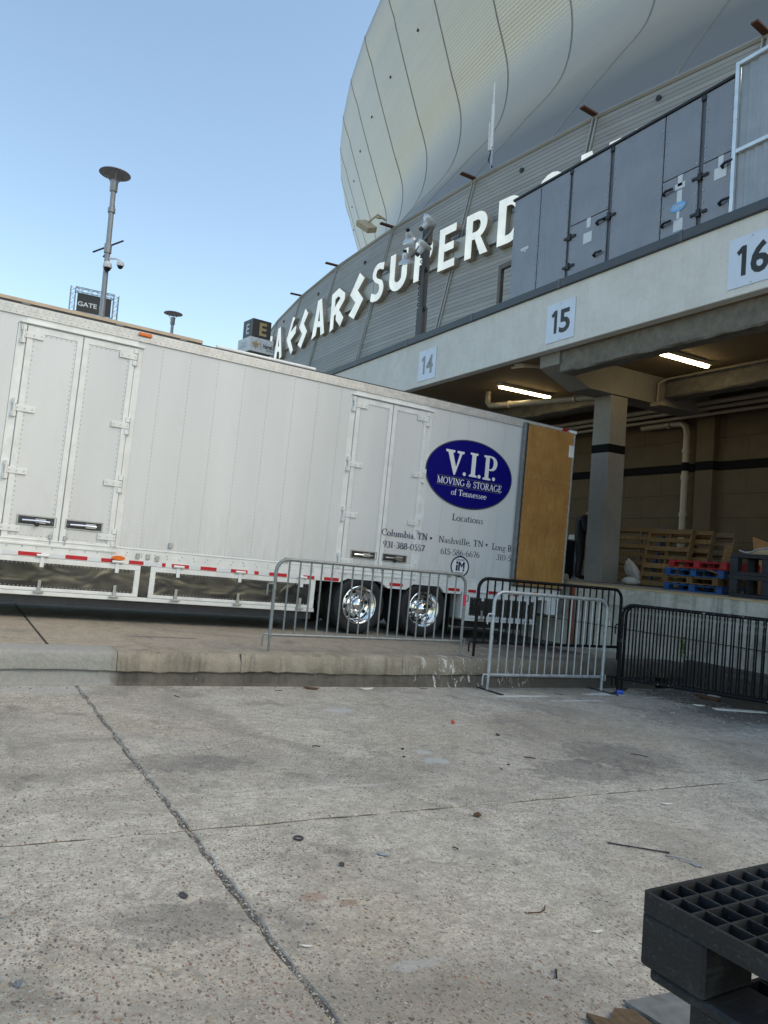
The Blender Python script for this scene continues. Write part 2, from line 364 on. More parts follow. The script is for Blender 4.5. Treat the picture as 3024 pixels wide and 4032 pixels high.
    for (x,y,rx,ry,strg,colr) in spills:
        dx=n.math('DIVIDE',n.math('SUBTRACT',sep.outputs[0],x),rx); dy=n.math('DIVIDE',n.math('SUBTRACT',sep.outputs[1],y),ry)
        d=n.math('SQRT',n.math('ADD',n.math('MULTIPLY',dx,dx),n.math('MULTIPLY',dy,dy)))
        k=n.ramp(n.math('ADD',d,n.math('MULTIPLY',n.math('SUBTRACT',edge,.5),2.4)),.75,1.05,strg,0); c=n.mix(k,c,colr)
    n.bump(hgt,.5,.006); return n.out(c,n.ramp(mid,.3,.7,.72,.92),0,.25)
WH=(.62,.63,.61); PB=(.42,.45,.455); WET=(.055,.045,.037)
spills=[(-5.33,3.54,.09,.09,.6,PB),(-5.07,3.5,.09,.12,.65,PB),(-7.6,6.5,.06,.55,.9,WH),(-7.3,7.2,.05,.5,.7,WH),(-7.72,8.05,.10,.40,.95,WH),(-7.5,9.1,.05,.55,.9,WH),(-7.2,9.9,.05,.4,.6,WH),
  (-6.9,3.6,.11,.14,.6,PB),(-8.0,.9,.3,.5,.35,PB),(-7.5,9.8,.9,1.0,.8,WET),(-6.3,9.3,.8,.9,.6,WET),(-6.2,8.4,.7,1.2,.35,WET),(-4.6,4.6,.35,.5,.45,(.09,.09,.09)),(-4.9,5.4,.5,.6,.4,(.08,.08,.08)),(-3.1,.95,.2,.32,.42,(.11,.11,.115)),(-5.3,1.6,.25,.45,.4,(.095,.095,.10)),(-4.6,2.35,.02,.7,.25,WH),(-3.15,1.55,.05,.07,.45,(.22,.12,.07)),(-3.05,1.68,.04,.05,.45,(.22,.12,.07)),(-2.5,1.7,.04,.12,.4,PB)]
M['yard']=pavement('yard_concrete',spills)
M['lane']=pavement('lane_concrete',[(-9.6,2.4,.1,.5,.6,(.10,.10,.10)),(-9.0,8.2,.8,1.6,.5,WET),(-10.6,8.5,1.5,1.4,.6,WET)],aggr=.35,c1=(.37,.32,.255),c2=(.49,.43,.345),offs=3.)
M['joint']=concrete('joint_dirt',(.085,.08,.072),(.15,.14,.125),(.05,.048,.044),.6,.8,scale=6)
M['asphalt']=basic('distant_ground',(.22,.19,.155),.9,0,.2,.05)
M['gravel']=None
def gravel():
    n=N('joint_gravel'); g=n.n('ShaderNodeNewGeometry'); cr=n.n('ShaderNodeValToRGB'); cr.color_ramp.interpolation='CONSTANT'; e=cr.color_ramp.elements
    e[0].color=(.34,.325,.29,1); e[1].position=.3; e[1].color=(.22,.205,.185,1)
    for p,q in ((.5,(.40,.385,.345)),(.65,(.13,.125,.115)),(.8,(.27,.225,.17)),(.93,(.58,.57,.54))): x=e.new(p); x.color=q+(1,)
    n.set(cr.inputs[0],g.outputs['Random Per Island']); return n.out(cr.outputs[0],.85)
M['gravel']=gravel()
def kerbmat(name,top=True):
    n=N(name); v=n.map(); a=n.noise(v,2.5,6,.65); b=n.noise(v,22,5,.7); st=n.noise(n.map((4,4,.5)),2.2,6,.7)
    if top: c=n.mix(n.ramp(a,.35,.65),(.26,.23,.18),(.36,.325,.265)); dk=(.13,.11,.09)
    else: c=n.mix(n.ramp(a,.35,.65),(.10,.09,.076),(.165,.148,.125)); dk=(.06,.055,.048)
    c=n.mix(n.ramp(st,.48,.72,0,.75),c,dk)
    sep=n.n('ShaderNodeSeparateXYZ'); n.set(sep.inputs[0],n.tc.outputs['Object'])
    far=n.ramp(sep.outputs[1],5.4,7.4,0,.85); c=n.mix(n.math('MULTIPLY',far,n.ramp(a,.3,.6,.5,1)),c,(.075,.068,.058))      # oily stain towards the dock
    grey=n.ramp(sep.outputs[1],1.65,1.55,0,.8); c=n.mix(grey,c,n.mix(n.ramp(b,.3,.7),(.28,.28,.265),(.36,.36,.34)))       # newer grey repair
    near=n.math('MULTIPLY',n.ramp(sep.outputs[1],5.0,5.6),n.ramp(sep.outputs[1],7.3,6.6)); w_=n.noise(n.map((1,7,2.6)),2.1,6,.72,1.0)
    c=n.mix(n.math('MULTIPLY',near,n.ramp(w_,.58,.61,0,.85)),c,(.66,.66,.63))
    w2=n.noise(n.map((1,9,1.1)),2.6,5,.7); c=n.mix(n.ramp(w2,.66,.72,0,.55),c,(.46,.45,.41))
    n.bump(b,.8,.018); return n.out(c,.88,0,.2)
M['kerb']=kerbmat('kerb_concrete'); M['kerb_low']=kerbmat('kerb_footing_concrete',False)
def dome():
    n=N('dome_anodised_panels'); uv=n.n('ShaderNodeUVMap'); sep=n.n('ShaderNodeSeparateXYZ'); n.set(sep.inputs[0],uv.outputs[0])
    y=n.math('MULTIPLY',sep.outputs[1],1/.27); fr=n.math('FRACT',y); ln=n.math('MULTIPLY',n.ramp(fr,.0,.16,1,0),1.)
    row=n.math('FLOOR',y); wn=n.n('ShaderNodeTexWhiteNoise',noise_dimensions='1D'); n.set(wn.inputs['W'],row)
    a=n.noise(n.map(),.05,4); c=n.mix(n.ramp(a,.3,.7),(.50,.455,.385),(.57,.52,.445)); c=n.mix(n.ramp(wn.outputs[0],0,1,0,.22),c,(.46,.39,.30)); c=n.mix(n.math('MULTIPLY',ln,.45),c,(.22,.20,.17)); skirt_shade=n.ramp(n.math('ADD',sep.outputs[1],n.math('MULTIPLY',n.noise(n.map(),.12,3),3.)),11.5,19.,1,0); c=n.mix(skirt_shade,c,(.215,.215,.213))  # shading of the lower dome curve painted in: dark grey fading upward
    n.bump(n.math('SUBTRACT',0.,ln),.35,.03); return n.out(c,.38,.45,.4)
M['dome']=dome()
def skirt():
    n=N('dome_skirt_panels'); a=n.noise(n.map(),.08,4); return n.out(n.mix(n.ramp(a,.3,.7),(.20,.20,.20),(.25,.25,.248)),.5,.3,.3)
M['skirt']=skirt()
M['seam']=basic('dome_seam',(.34,.32,.29),.5,.4)
def siding():
    n=N('grey_siding'); info=n.n('ShaderNodeObjectInfo'); a=n.noise(n.map(src='Object'),.5,5); s=n.noise(n.map((1,1,8)),1.2,5,.7)
    c=n.mix(n.ramp(a,.3,.7),(.31,.29,.255),(.365,.345,.305)); c=n.mix(n.ramp(s,.5,.8,0,.3),c,(.25,.235,.21))
    hs=n.n('ShaderNodeHueSaturation'); n.set(hs.inputs['Color'],c); n.set(hs.inputs['Value'],n.ramp(info.outputs['Random'],0,1,.9,1.1)); return n.out(hs.outputs[0],.5,.25,.35)
M['siding']=siding()
M['band']=basic('sign_band',(.42,.415,.375),.45,.3,.06,1)
def lit_letter():
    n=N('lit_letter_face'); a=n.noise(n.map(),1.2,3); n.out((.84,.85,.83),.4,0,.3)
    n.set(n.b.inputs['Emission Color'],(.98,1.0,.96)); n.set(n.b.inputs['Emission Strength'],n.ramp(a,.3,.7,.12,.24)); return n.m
M['letter']=lit_letter()
M['letter_side']=basic('letter_return',(.42,.37,.31),.45,.4)
M['pole']=basic('lamp_post_grey',(.33,.33,.34),.45,.4,.1,3)
M['fixture']=basic('fixture_white',(.55,.50,.42),.5)
def tube_light():
    n=N('fluorescent_tube'); n.out((.9,.9,.85),.4); n.set(n.b.inputs['Emission Color'],(1.0,.82,.50)); n.set(n.b.inputs['Emission Strength'],10.0); return n.m
M['tube']=tube_light()
M['cloth']=basic('black_clothes',(.012,.012,.014),.85,0,.2,12)
M['skin']=basic('skin',(.22,.12,.08),.55)
M['truss']=basic('truss_aluminium',(.35,.36,.38),.4,.6)
M['gold']=basic('gold_paint',(.44,.33,.17),.45,.2)
M['cube_dark']=basic('cube_dark',(.05,.047,.043),.45)
M['cube_white']=basic('cube_white',(.62,.64,.66),.45)
M['cube_brown']=basic('cube_brown',(.24,.16,.09),.5)
M['lampglass']=basic('lamp_glass',(.55,.58,.60),.12,.2,.1,8)
M['cardboard']=basic('cardboard',(.30,.145,.06),.8,0,.12,4,dirt=(.2,.09,.04),dirt_amt=.5)
M['moss']=basic('moss',(.12,.17,.04),.9,0,.3,14)
M['stone']=basic('dark_stone',(.06,.06,.062),.85,0,.4,30,bump=.6,bscale=70)
M['paper']=basic('pale_scrap',(.62,.60,.55),.8,0,.1,20)
M['leaf']=basic('dry_leaf',(.10,.055,.03),.85,0,.3,30)
M['bluecap']=basic('blue_plastic',(.02,.08,.42),.35)
#@@BODY
# ================================================================== SETTING
def yard_z(y): return -1.51-.0262*y
def lane_z(x,y):
    t=max(0,min(1,(-8.25-x)/2.2)); return -1.18-(.021+(.0286-.021)*t)*y
mb=MB(); mb.quad((-700,-500,-2.6),(500,-500,-2.6),(500,700,-2.6),(-700,700,-2.6)); mb.build('ground',M['asphalt'],kind='structure')
# lower yard: a dirt bed with separate concrete slabs on it
def jit(a): return random.uniform(-a,a)
def slab_mesh(x0,x1,y0,y1,zf,th,m,gap=.013,gx=.014,step=.09,jx=.011,zoff=0.):
    # outline with ragged edges, top grid coarse fan by strips
    def side(p,q,ax):
        L=math.hypot(q[0]-p[0],q[1]-p[1]); n=max(2,int(L/step)); out=[]
        for i in range(n):
            t=i/n; x=p[0]+(q[0]-p[0])*t; y=p[1]+(q[1]-p[1])*t
            if i: (x,y)=(x+jit(jx),y) if ax else (x,y+jit(jx))
            out.append((x,y))
        return out
    g=gap; c=[(x0+gx,y0+g),(x1-gx,y0+g),(x1-gx,y1-g),(x0+gx,y1-g)]
    ol=side(c[0],c[1],0)+side(c[1],c[2],1)+side(c[2],c[3],0)+side(c[3],c[0],1)
    mb=MB(); n=len(ol); cx,cy=(x0+x1)/2,(y0+y1)/2; b=.007
    def sh(x,y,k): return (x+(k if x<cx else -k), y+(k if y<cy else -k)) 
    ins=[]
    for x,y in ol:
        kx=b*.5 if abs(x-(x0+gx))<.05 else (-b*.5 if abs(x-(x1-gx))<.05 else 0); ky=b if abs(y-(y0+g))<.05 else (-b if abs(y-(y1-g))<.05 else 0); ins.append((x+kx,y+ky))
    top=[(x,y,zf(x,y)+zoff) for x,y in ins]; ed=[(x,y,zf(x,y)+zoff-b) for x,y in ol]; bot=[(x,y,zf(x,y)+zoff-th) for x,y in ol]
    mb.add(top+ed+bot,[tuple(range(n))]+[(i,(i+1)%n,n+(i+1)%n,n+i) for i in range(n)]+[(n+i,n+(i+1)%n,2*n+(i+1)%n,2*n+i) for i in range(n)])
    return mb
zy=lambda x,y:yard_z(y)
pav=MB(); pav.quad((-8.2,-14,yard_z(-14)-.010),(12,-14,yard_z(-14)-.010),(12,10.38,yard_z(10.38)-.010),(-8.2,10.38,yard_z(10.38)-.010))
pav=pav.build('yard_pavement',M['joint'],kind='structure')
XS=[-8.2,-4.07,0.06,4.2,8.3,12]; YS=[-14,-6.4,1.245,10.38]
for i in range(5):
    for j in range(3):
        slab_mesh(XS[i],XS[i+1],YS[j],YS[j+1],zy,.12,None,zoff=jit(.003)).build('slab',M['yard'],pav)
# loose gravel lying in the joints
gv=MB()
def pebble(mb,x,y,z,r):
    a=random.random()*6; k=[(r*math.cos(a+t)*random.uniform(.6,1.2),r*math.sin(a+t)*random.uniform(.6,1.2)) for t in (0,1.3,2.5,3.8,5.1)]
    vs=[(x+p,y+q,z+r*jit(.2)) for p,q in k]+[(x+jit(.3)*r,y+jit(.3)*r,z+r*random.uniform(.5,.9)),(x,y,z-r*.6)]
    mb.add(vs,[(i,(i+1)%5,5) for i in range(5)]+[((i+1)%5,i,6) for i in range(5)])
for i in range(2600):
    x=random.uniform(-8.1,-1.6); y=1.245+random.gauss(0,.009); pebble(gv,x,y,yard_z(y)-.010+jit(.005),random.uniform(.003,.0075))
for i in range(220):
    y=random.uniform(.2,7.5); x=-4.07+random.gauss(0,.008); pebble(gv,x,y,yard_z(y)-.010+jit(.004),random.uniform(.003,.006))
gv.build('joint_gravel',M['gravel'],pav,kind='stuff')
# grit scattered over the yard
gr=MB()
for i in range(900):
    y=random.uniform(.3,9); x=random.uniform(-8,-1.6); pebble(gr,x,y,yard_z(y)+.001,random.choice((.003,.004,.005,.007)))
for i in range(260):
    y=random.uniform(8,10.2); x=random.uniform(-8.1,-5.5); pebble(gr,x,y,yard_z(y)+.001,random.uniform(.005,.016))
for i in range(120):
    y=random.uniform(.4,9.5); x=-8.1+abs(random.gauss(0,.07)); pebble(gr,x,y,yard_z(y)+.001,random.uniform(.004,.014))
gr.build('grit',M['gravel'],kind='stuff',label='fine grit and pebbles scattered on the yard concrete',cat='grit')

# raised truck lane behind the kerb
lane=MB(); 
lane.quad((-40,-16,lane_z(-40,-16)-.035),(-8.6,-16,lane_z(-8.6,-16)-.035),(-8.6,10.36,lane_z(-8.6,10.36)-.06),(-40,10.36,lane_z(-40,10.36)-.035))
lane=lane.build('truck_lane',M['joint'],kind='structure')
def lane_slab(x0,x1,y0,y1):
    mb=MB(); xs=[x0+(x1-x0)*i/8 for i in range(9)]; ys=[y0+(y1-y0)*i/10 for i in range(11)]
    vs=[(x,y,lane_z(x,y)) for y in ys for x in xs]; fs=[(j*9+i,j*9+i+1,(j+1)*9+i+1,(j+1)*9+i) for j in range(10) for i in range(8)]
    mb.add(vs,fs)
    for seq in ([(x,y0) for x in xs],[(x,y1) for x in xs],[(x0,y) for y in ys],[(x1,y) for y in ys]):
        n=len(seq); mb.add([(x,y,lane_z(x,y)) for x,y in seq]+[(x,y,lane_z(x,y)-.12) for x,y in seq],[(i,i+1,n+i+1,n+i) for i in range(n-1)])
    return mb
for (y0,y1) in ((-16,-7.0),(-6.97,.985),(1.015,10.36)): 
    for (x0,x1) in ((-14.6,-8.27),(-22,-14.63),(-40,-22.03)): lane_slab(x0,x1,y0,y1).build('slab',M['lane'],lane)
# kerb: cracked upper course of blocks over a recessed footing
kerb=empty('kerb',(0,0,0),kind='structure')
cuts=[-16,-5,1.62,2.95,5.05,8.1,10.36]
for a,b in zip(cuts[:-1],cuts[1:]):
    mb=MB(); n=max(6,int((b-a)/.11)); rows=[]
    for i in range(n+1):
        y=a+.003+(b-a-.006)*i/n; e=jit(.009) if 0<i<n else 0; ch=random.choice((0,0,0,0,.012,.03)) if y>1.7 else 0
        tz=lane_z(-8.25,y)+.006+jit(.004); lo=yard_z(y)+(tz-yard_z(y))*.40+ (jit(.010)+.008*math.sin(y*2.3) if 0<i<n else jit(.01))
        rows.append([(-8.60,y,tz),(-8.24,y,tz+jit(.003)),(-8.212+e*.4-ch,y,tz-.010-ch*.4+jit(.004)),(-8.193+e-ch*.7,y,tz-.035-ch*.6+jit(.008)),(-8.188+e,y,(tz+lo)/2),(-8.190+e,y,lo+.012),(-8.205,y,lo),(-8.60,y,lo)])
    m_=len(rows[0]); mb.add([p for r in rows for p in r],[(i*m_+k,i*m_+k+1,(i+1)*m_+k+1,(i+1)*m_+k) for i in range(n) for k in range(m_-1)]+[tuple(range(m_))[::-1],tuple(n*m_+k for k in range(m_))])
    mb.build('kerb_block',M['kerb'],kerb,smooth=True)
def footing(a,b):
    mb=MB(); n=max(2,int((b-a)/.15)); rows=[]
    for i in range(n+1):
        y=a+(b-a)*i/n; tz=lane_z(-8.25,y); lo=yard_z(y)+(tz-yard_z(y))*.44; rows.append([(-8.23,y,lo),(-8.212+jit(.004),y,lo-.03),(-8.200+jit(.005),y,yard_z(y)+.03),(-8.17,y,yard_z(y)+.002),(-8.17,y,yard_z(y)-.2),(-8.6,y,yard_z(y)-.2),(-8.6,y,lo)])
    m_=7; mb.add([p for r in rows for p in r],[(i*m_+k,i*m_+(k+1)%m_,(i+1)*m_+(k+1)%m_,(i+1)*m_+k) for i in range(n) for k in range(m_)]+[tuple(range(m_))[::-1],tuple(n*m_+k for k in range(m_))])
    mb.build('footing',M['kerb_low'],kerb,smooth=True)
footing(-16,9.62); footing(10.0,10.36)
box('drain_opening',M['black'],kerb,-8.6,-8.42,9.62,10.0,-1.80,-1.63)
# drain grate let into the lane
g=empty('drain_grate',(-9.5,8.95,lane_z(-9.5,8.95)+.002),label='long dark steel drain grate let into the truck lane behind the barriers',cat='drain grate')
box('frame',M['rust'],g,-.95,.95,-.22,-.19,-.03,.006); box('frame',M['rust'],g,-.95,.95,.19,.22,-.03,.006)
bm_=MB().box(-.016,.016,-.19,.19,-.03,.004).mesh('grate_bar',M['dark_steel'])
for i in range(30): link('grate_bar',bm_,g,(-.93+i*.064,0,0))

# ================================================================== LOADING DOCK
dock=empty('loading_dock',(0,10.4,-1.5),label='concrete loading dock with numbered bays, pillar, ceiling beams and roof edge',cat='loading dock')
def D(name,m,*a,**k):
    o=box(name,m,dock,*a,**k); o.matrix_parent_inverse=Matrix.Translation((0,-10.4,1.5)); return o
def DM(mb,name,m,**k):
    o=mb.build(name,m,dock,**k); o.matrix_parent_inverse=Matrix.Translation((0,-10.4,1.5)); return o
X0,X1=-44,6
# platform: wall face with board marks, edge strip, floor
DM(MB().box(X0,X1,10.40,10.75,-2.2,-.315),'dock_face',M['dock_wall'])
D('dock_lip',M['dock_wall'],X0,X1,10.372,10.44,-.62,-.312)
ye=MB(); n=140
vs=[];fs=[]
for i in range(n+1):
    x=-13+ (X1+13)*i/n; w_=.004+abs(jit(.010)); vs+= [(x,10.362-jit(.006),-.315+jit(.004)),(x,10.37,-.293+jit(.006)),(x,10.60+jit(.03),-.288)]
for i in range(n): fs+=[(3*i,3*i+3,3*i+4,3*i+1),(3*i+1,3*i+4,3*i+5,3*i+2)]
ye.add(vs,fs); DM(ye,'edge_strip',M['yellow_edge'],smooth=True)
D('dock_floor',M['dock_floor'],X0,X1,10.45,15.8,-.5,-.292)
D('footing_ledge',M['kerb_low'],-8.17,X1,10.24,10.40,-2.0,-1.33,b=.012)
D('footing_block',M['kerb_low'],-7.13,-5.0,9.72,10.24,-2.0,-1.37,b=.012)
# thin cracks in the dock face are gaps between pour lifts
DM(MB().box(-13,-4,10.391,10.399,-1.02,-1.006),'pour_joint',M['kerb_low'])
D('guide_angle',M['rust_red'],-10.93,-10.80,10.33,10.372,-1.5,-.36,b=.006)
# spandrel beam, coping, roof
D('front_beam',M['beam'],X0,X1,10.40,10.62,4.43,5.66,b=.012)
cop=DM(MB().bbox(X0,X1,10.34,10.66,5.655,5.83,.01),'coping',M['coping'])
for x in range(-42,6,3): D('coping_joint',M['hvac_trim'],x+.2,x+.26,10.334,10.5,5.652,5.835)
D('dock_roof',M['dock_floor'],X0,X1,10.66,19.2,5.3,5.60)
ins=MB()
for (x,l) in ((-18.0,.5),(-20.6,.5),(-22.6,.55),(-16.0,.35),(-24.5,.5)):
    a=[(x+l*i/6,.02+.09*math.sin(math.pi*i/6)*random.uniform(.6,1.2)) for i in range(7)]
    mb=MB(); mb.prism([(x,0)]+a+[(x+l,0)],lambda p,q,d:(p,10.5+d,5.832+q),0,.25); DM(mb,'exposed_insulation',M['rock_wool'])
# pillar with black band
D('pillar',M['pillar'],-12.48,-11.97,12.20,12.71,-.292,3.80,b=.015)
D('pillar_band',M['stripe'],-12.484,-11.966,12.196,12.714,2.52,2.73,b=.016)
for px in (-23.5,1.0): D('pillar',M['pillar'],px-.24,px+.24,12.2,12.71,-.292,3.80,b=.015)
# ceiling, cross beams, rough sprayed beams
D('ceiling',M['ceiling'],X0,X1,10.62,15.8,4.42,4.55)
for px in (-12.225,-23.5,1.0):
    mb=MB(); mb.prism([(10.62,4.42),(10.62,4.16),(11.5,3.80),(15.55,3.80),(15.55,4.42)],lambda a,b,d:(d,a,b),px-.30,px+.30); DM(mb,'cross_beam',M['pillar'])
def rough_beam(y0,y1,z0,z1,x0,x1):
    mb=MB(); n=int((x1-x0)/.16); rows=[]
    for i in range(n+1):
        x=x0+(x1-x0)*i/n; j=lambda a=.012: jit(a)
        rows.append([(x,y0+j(),z1),(x,y0+j(),(z0+z1)/2),(x,y0-.015+j(),z0+.02+j()),(x,y0+.02+j(),z0-.012+j()),(x,(y0+y1)/2,z0+j()),(x,y1-.02+j(),z0-.012+j()),(x,y1+.01+j(),z0+.03+j()),(x,y1+j(),z1)])
    m_=8; mb.add([p for r in rows for p in r],[(i*m_+k,i*m_+k+1,(i+1)*m_+k+1,(i+1)*m_+k) for i in range(n) for k in range(m_-1)]+[tuple(range(m_))[::-1],tuple(n*m_+k for k in range(m_))])
    DM(mb,'rough_beam',M['rough_conc'],smooth=True)
rough_beam(10.66,11.0,3.98,4.42,-11.92,X1); rough_beam(13.8,14.2,3.97,4.42,-11.92,X1)
rough_beam(13.8,14.2,4.1,4.42,-23,-12.53)
# back wall in courses of large painted blocks, with pilaster and stripe
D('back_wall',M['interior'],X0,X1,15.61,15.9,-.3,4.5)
zc=[-.292,.27,.83,1.39,1.95,2.51,2.72,3.28,3.84,4.4]
blocks={}
for k,(za,zb) in enumerate(zip(zc[:-1],zc[1:])):
    if k==5:
        DM(MB().box(-24,-2,15.545,15.62,za+.002,zb-.002),'wall_stripe',M['stripe']); continue
    xx=-23.0+(.6 if k%2 else 0)
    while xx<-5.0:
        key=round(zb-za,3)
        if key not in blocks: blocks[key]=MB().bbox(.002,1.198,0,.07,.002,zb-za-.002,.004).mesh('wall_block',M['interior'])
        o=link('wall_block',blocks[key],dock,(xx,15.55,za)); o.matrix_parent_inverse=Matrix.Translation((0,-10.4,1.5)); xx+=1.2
for px in (-12.0,-21.0): D('pilaster',M['interior'],px-.24,px+.24,15.36,15.55,-.292,4.4); D('pilaster_stripe',M['stripe'],px-.243,px+.243,15.357,15.56,2.51,2.72)
# pipework
def pipe(name,pts,r,m=None,n=10): 
    return DM(MB().tube(pts,r,n),name,m or M['pipe'],smooth=True)
for (z,y,r) in ((4.0,14.9,.058),(3.895,15.0,.047),(3.78,15.1,.042)): pipe('overhead_pipe',[(-23,y,z),(-5,y,z)],r)
pipe('drain_pipe',[(-13.9,15.34,3.71),(-12.95,15.34,3.71),(-12.66,15.34,3.69),(-12.55,15.34,3.60),(-12.51,15.34,3.44),(-12.51,15.34,.55)],.085)
for z in (3.0,2.36,1.45,.75): pipe('pipe_collar',[(-12.51,15.34,z-.05),(-12.51,15.34,z+.05)],.105)
pipe('pipe_collar',[(-13.1,15.34,3.71),(-13.0,15.34,3.71)],.11)
pipe('pipe_band',[(-12.51,15.34,2.51),(-12.51,15.34,2.72)],.088,M['stripe'])
pipe('sewer_pipe',[(-16.0,11.9,4.4),(-16.0,11.9,4.12),(-15.9,11.9,4.02),(-15.7,11.95,4.0),(-12.5,12.75,3.92)],.075)
for x in (-15.3,-13.4): pipe('pipe_collar',[(x-.05,11.95+.25*(x+15.75),4.0-.025*(x+15.7)),(x+.05,11.95+.25*(x+15.65),4.0-.025*(x+15.7))],.095)
for x in (-9.0,-7.2,-14.5): pipe('hanger_rod',[(x,14.9,4.0),(x,14.9,4.42)],.016)
for dx in (0,.12): pipe('conduit',[(-5,13.72,4.38-dx*.4),(-11.4,13.72-dx,4.38-dx*.4),(-11.65+dx*.3,13.6-dx,4.34-dx*.4),(-11.86+dx,13.5-dx,4.2),(-11.88+dx,13.5-dx,3.75)],.018,n=6)
pipe('conduit',[(-13.4,10.64,4.40),(-13.15,10.66,4.38),(-13.0,10.9,4.36),(-12.7,11.3,4.36)],.025,n=6); pipe('conduit',[(-13.5,10.64,4.36),(-13.1,10.68,4.33),(-12.9,11.0,4.33)],.025,n=6)
D('junction_box',M['pipe'],-11.92,-11.62,13.35,13.5,3.70,3.78)
# fluorescent fittings
def batten(x,y0,y1,lbl):
    t=empty('ceiling_light',(x,(y0+y1)/2,4.40),label=lbl,cat='ceiling light',group='fluorescent battens in the loading dock'); L=(y1-y0)/2
    box('housing',M['fixture'],t,-.085,.085,-L-.04,L+.04,-.06,.02,b=.006)
    tb=MB(); tb.prism(arc(0,0,.062,.055,180,360,8),lambda a,b,d:(a,d,-.062+b),-L,L); tb.build('tube_lens',M['tube'],t,smooth=True)
batten(-10.40,11.68,13.25,'lit fluorescent batten on the ceiling right of the pillar'); batten(-15.07,11.55,13.15,'lit fluorescent batten on the ceiling above the trailer rear end')
# numbered bay signs
def bay_sign(s,x,lbl,dig):
    t=empty('bay_sign',(x,10.40,4.96),label=lbl,cat='sign',group='numbered bay signs on the dock beam')
    box('panel',M['sign_white'],t,-.415,.415,-.016,-.003,-.405,.405,b=.003)
    nm=M['faded_num'] if dig=='14' else M['sign_black']
    poly_letter('numeral',[[(-.125,-.235),(-.125,.245),(-.205,.245),(-.295,.165),(-.255,.105),(-.205,.14),(-.205,-.235)]],nm,t,(0.03,-.0185,0),(1,0,0),(0,0,1),.0015)
    text('numeral',dig[1],.66,nm,t,(.135,-.0185,-.235),(1,0,0),(0,0,1),off=.016,fit=.31)
    for z in (-.37,.37): MB().tube([(0,-.016,z),(0,-.022,z)],.012,8).build('screw',M['steel'],t)
bay_sign('14',-16.70,'smallest-looking bay sign, numeral fourteen, directly above the trailer roof','14'); bay_sign('15',-11.71,'middle bay sign, numeral fifteen, above the open trailer door','15'); bay_sign('16',-7.44,'bay sign with numeral sixteen cut by the right picture edge','16')
# ================================================================== STADIUM
CX,CY=-38.03,140.66
def SP(az,r,z): a=R(az); return Vector((CX+r*math.sin(a),CY-r*math.cos(a),z))
stad=empty('stadium',(CX,CY,-2),label='huge stadium with flared metal dome panels above a grey sided wall',cat='stadium')
def ST(mb,name,m,parent=None,**k):
    o=mb.build(name,m,parent or stad,**k)
    if not parent: o.matrix_parent_inverse=Matrix.Translation((-CX,-CY,2))
    return o
KZ=[17,20,24,28,32,36,40,44,48,50.7]; KR=[118.95,116.95,114.31,111.32,108.52,107.95,109.28,110.71,112.05,113.0]
def cr(t,a,b,c,d): return .5*((2*b)+(-a+c)*t+(2*a-5*b+4*c-d)*t*t+(-a+3*b-3*c+d)*t**3)
PROF=[]
for i in range(len(KZ)-1):
    g=lambda L,k:L[max(0,min(len(L)-1,k))]
    for s in range(6):
        t=s/6; PROF.append((cr(t,g(KR,i-1),KR[i],KR[i+1],g(KR,i+2)),KZ[i]+(KZ[i+1]-KZ[i])*t))
PROF+=[(KR[-1],KZ[-1]),(112.6,51.0),(108,53.2),(90,60),(60,67)]
seamaz=[7.62-(6-k)*3.678 for k in range(-9,13)]
def uvmesh(mb,uvs,name,m,parent,smooth=True):
    me=bpy.data.meshes.new(name); me.from_pydata(mb.v,[],mb.f); uv=me.uv_layers.new(name='UVMap')
    for lp in me.loops: uv.data[lp.index].uv=uvs[lp.vertex_index]
    me.materials.append(m)
    if smooth:
        for p in me.polygons: p.use_smooth=True
    o=link(name,me,parent); o.matrix_parent_inverse=Matrix.Translation((-CX,-CY,2)); return o
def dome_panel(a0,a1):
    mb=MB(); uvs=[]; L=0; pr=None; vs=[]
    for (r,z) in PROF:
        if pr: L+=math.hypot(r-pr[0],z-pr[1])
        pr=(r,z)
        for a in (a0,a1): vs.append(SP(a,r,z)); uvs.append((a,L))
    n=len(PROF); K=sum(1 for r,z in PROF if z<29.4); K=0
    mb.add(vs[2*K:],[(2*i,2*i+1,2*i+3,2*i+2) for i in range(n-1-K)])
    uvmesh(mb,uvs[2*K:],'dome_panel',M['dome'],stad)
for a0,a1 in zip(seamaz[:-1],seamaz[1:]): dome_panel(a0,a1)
for a in seamaz:
    for d in (-.022,.022):
        ST(MB().tube([SP(a+d,r+.015,z) for r,z in PROF],.021,5,cap=False),'dome_seam',M['seam'],smooth=True)
# small round ports in the dome panels
for k,zz in [(q,44.9) for q in range(-5,4)]:
    a=7.62-(6-k)*3.678+1.84; r=110.98
    p=SP(a,r-.05,zz); q=SP(a,r+.06,zz); ST(MB().tube([p,q],.13,10),'dome_port',M['black'])
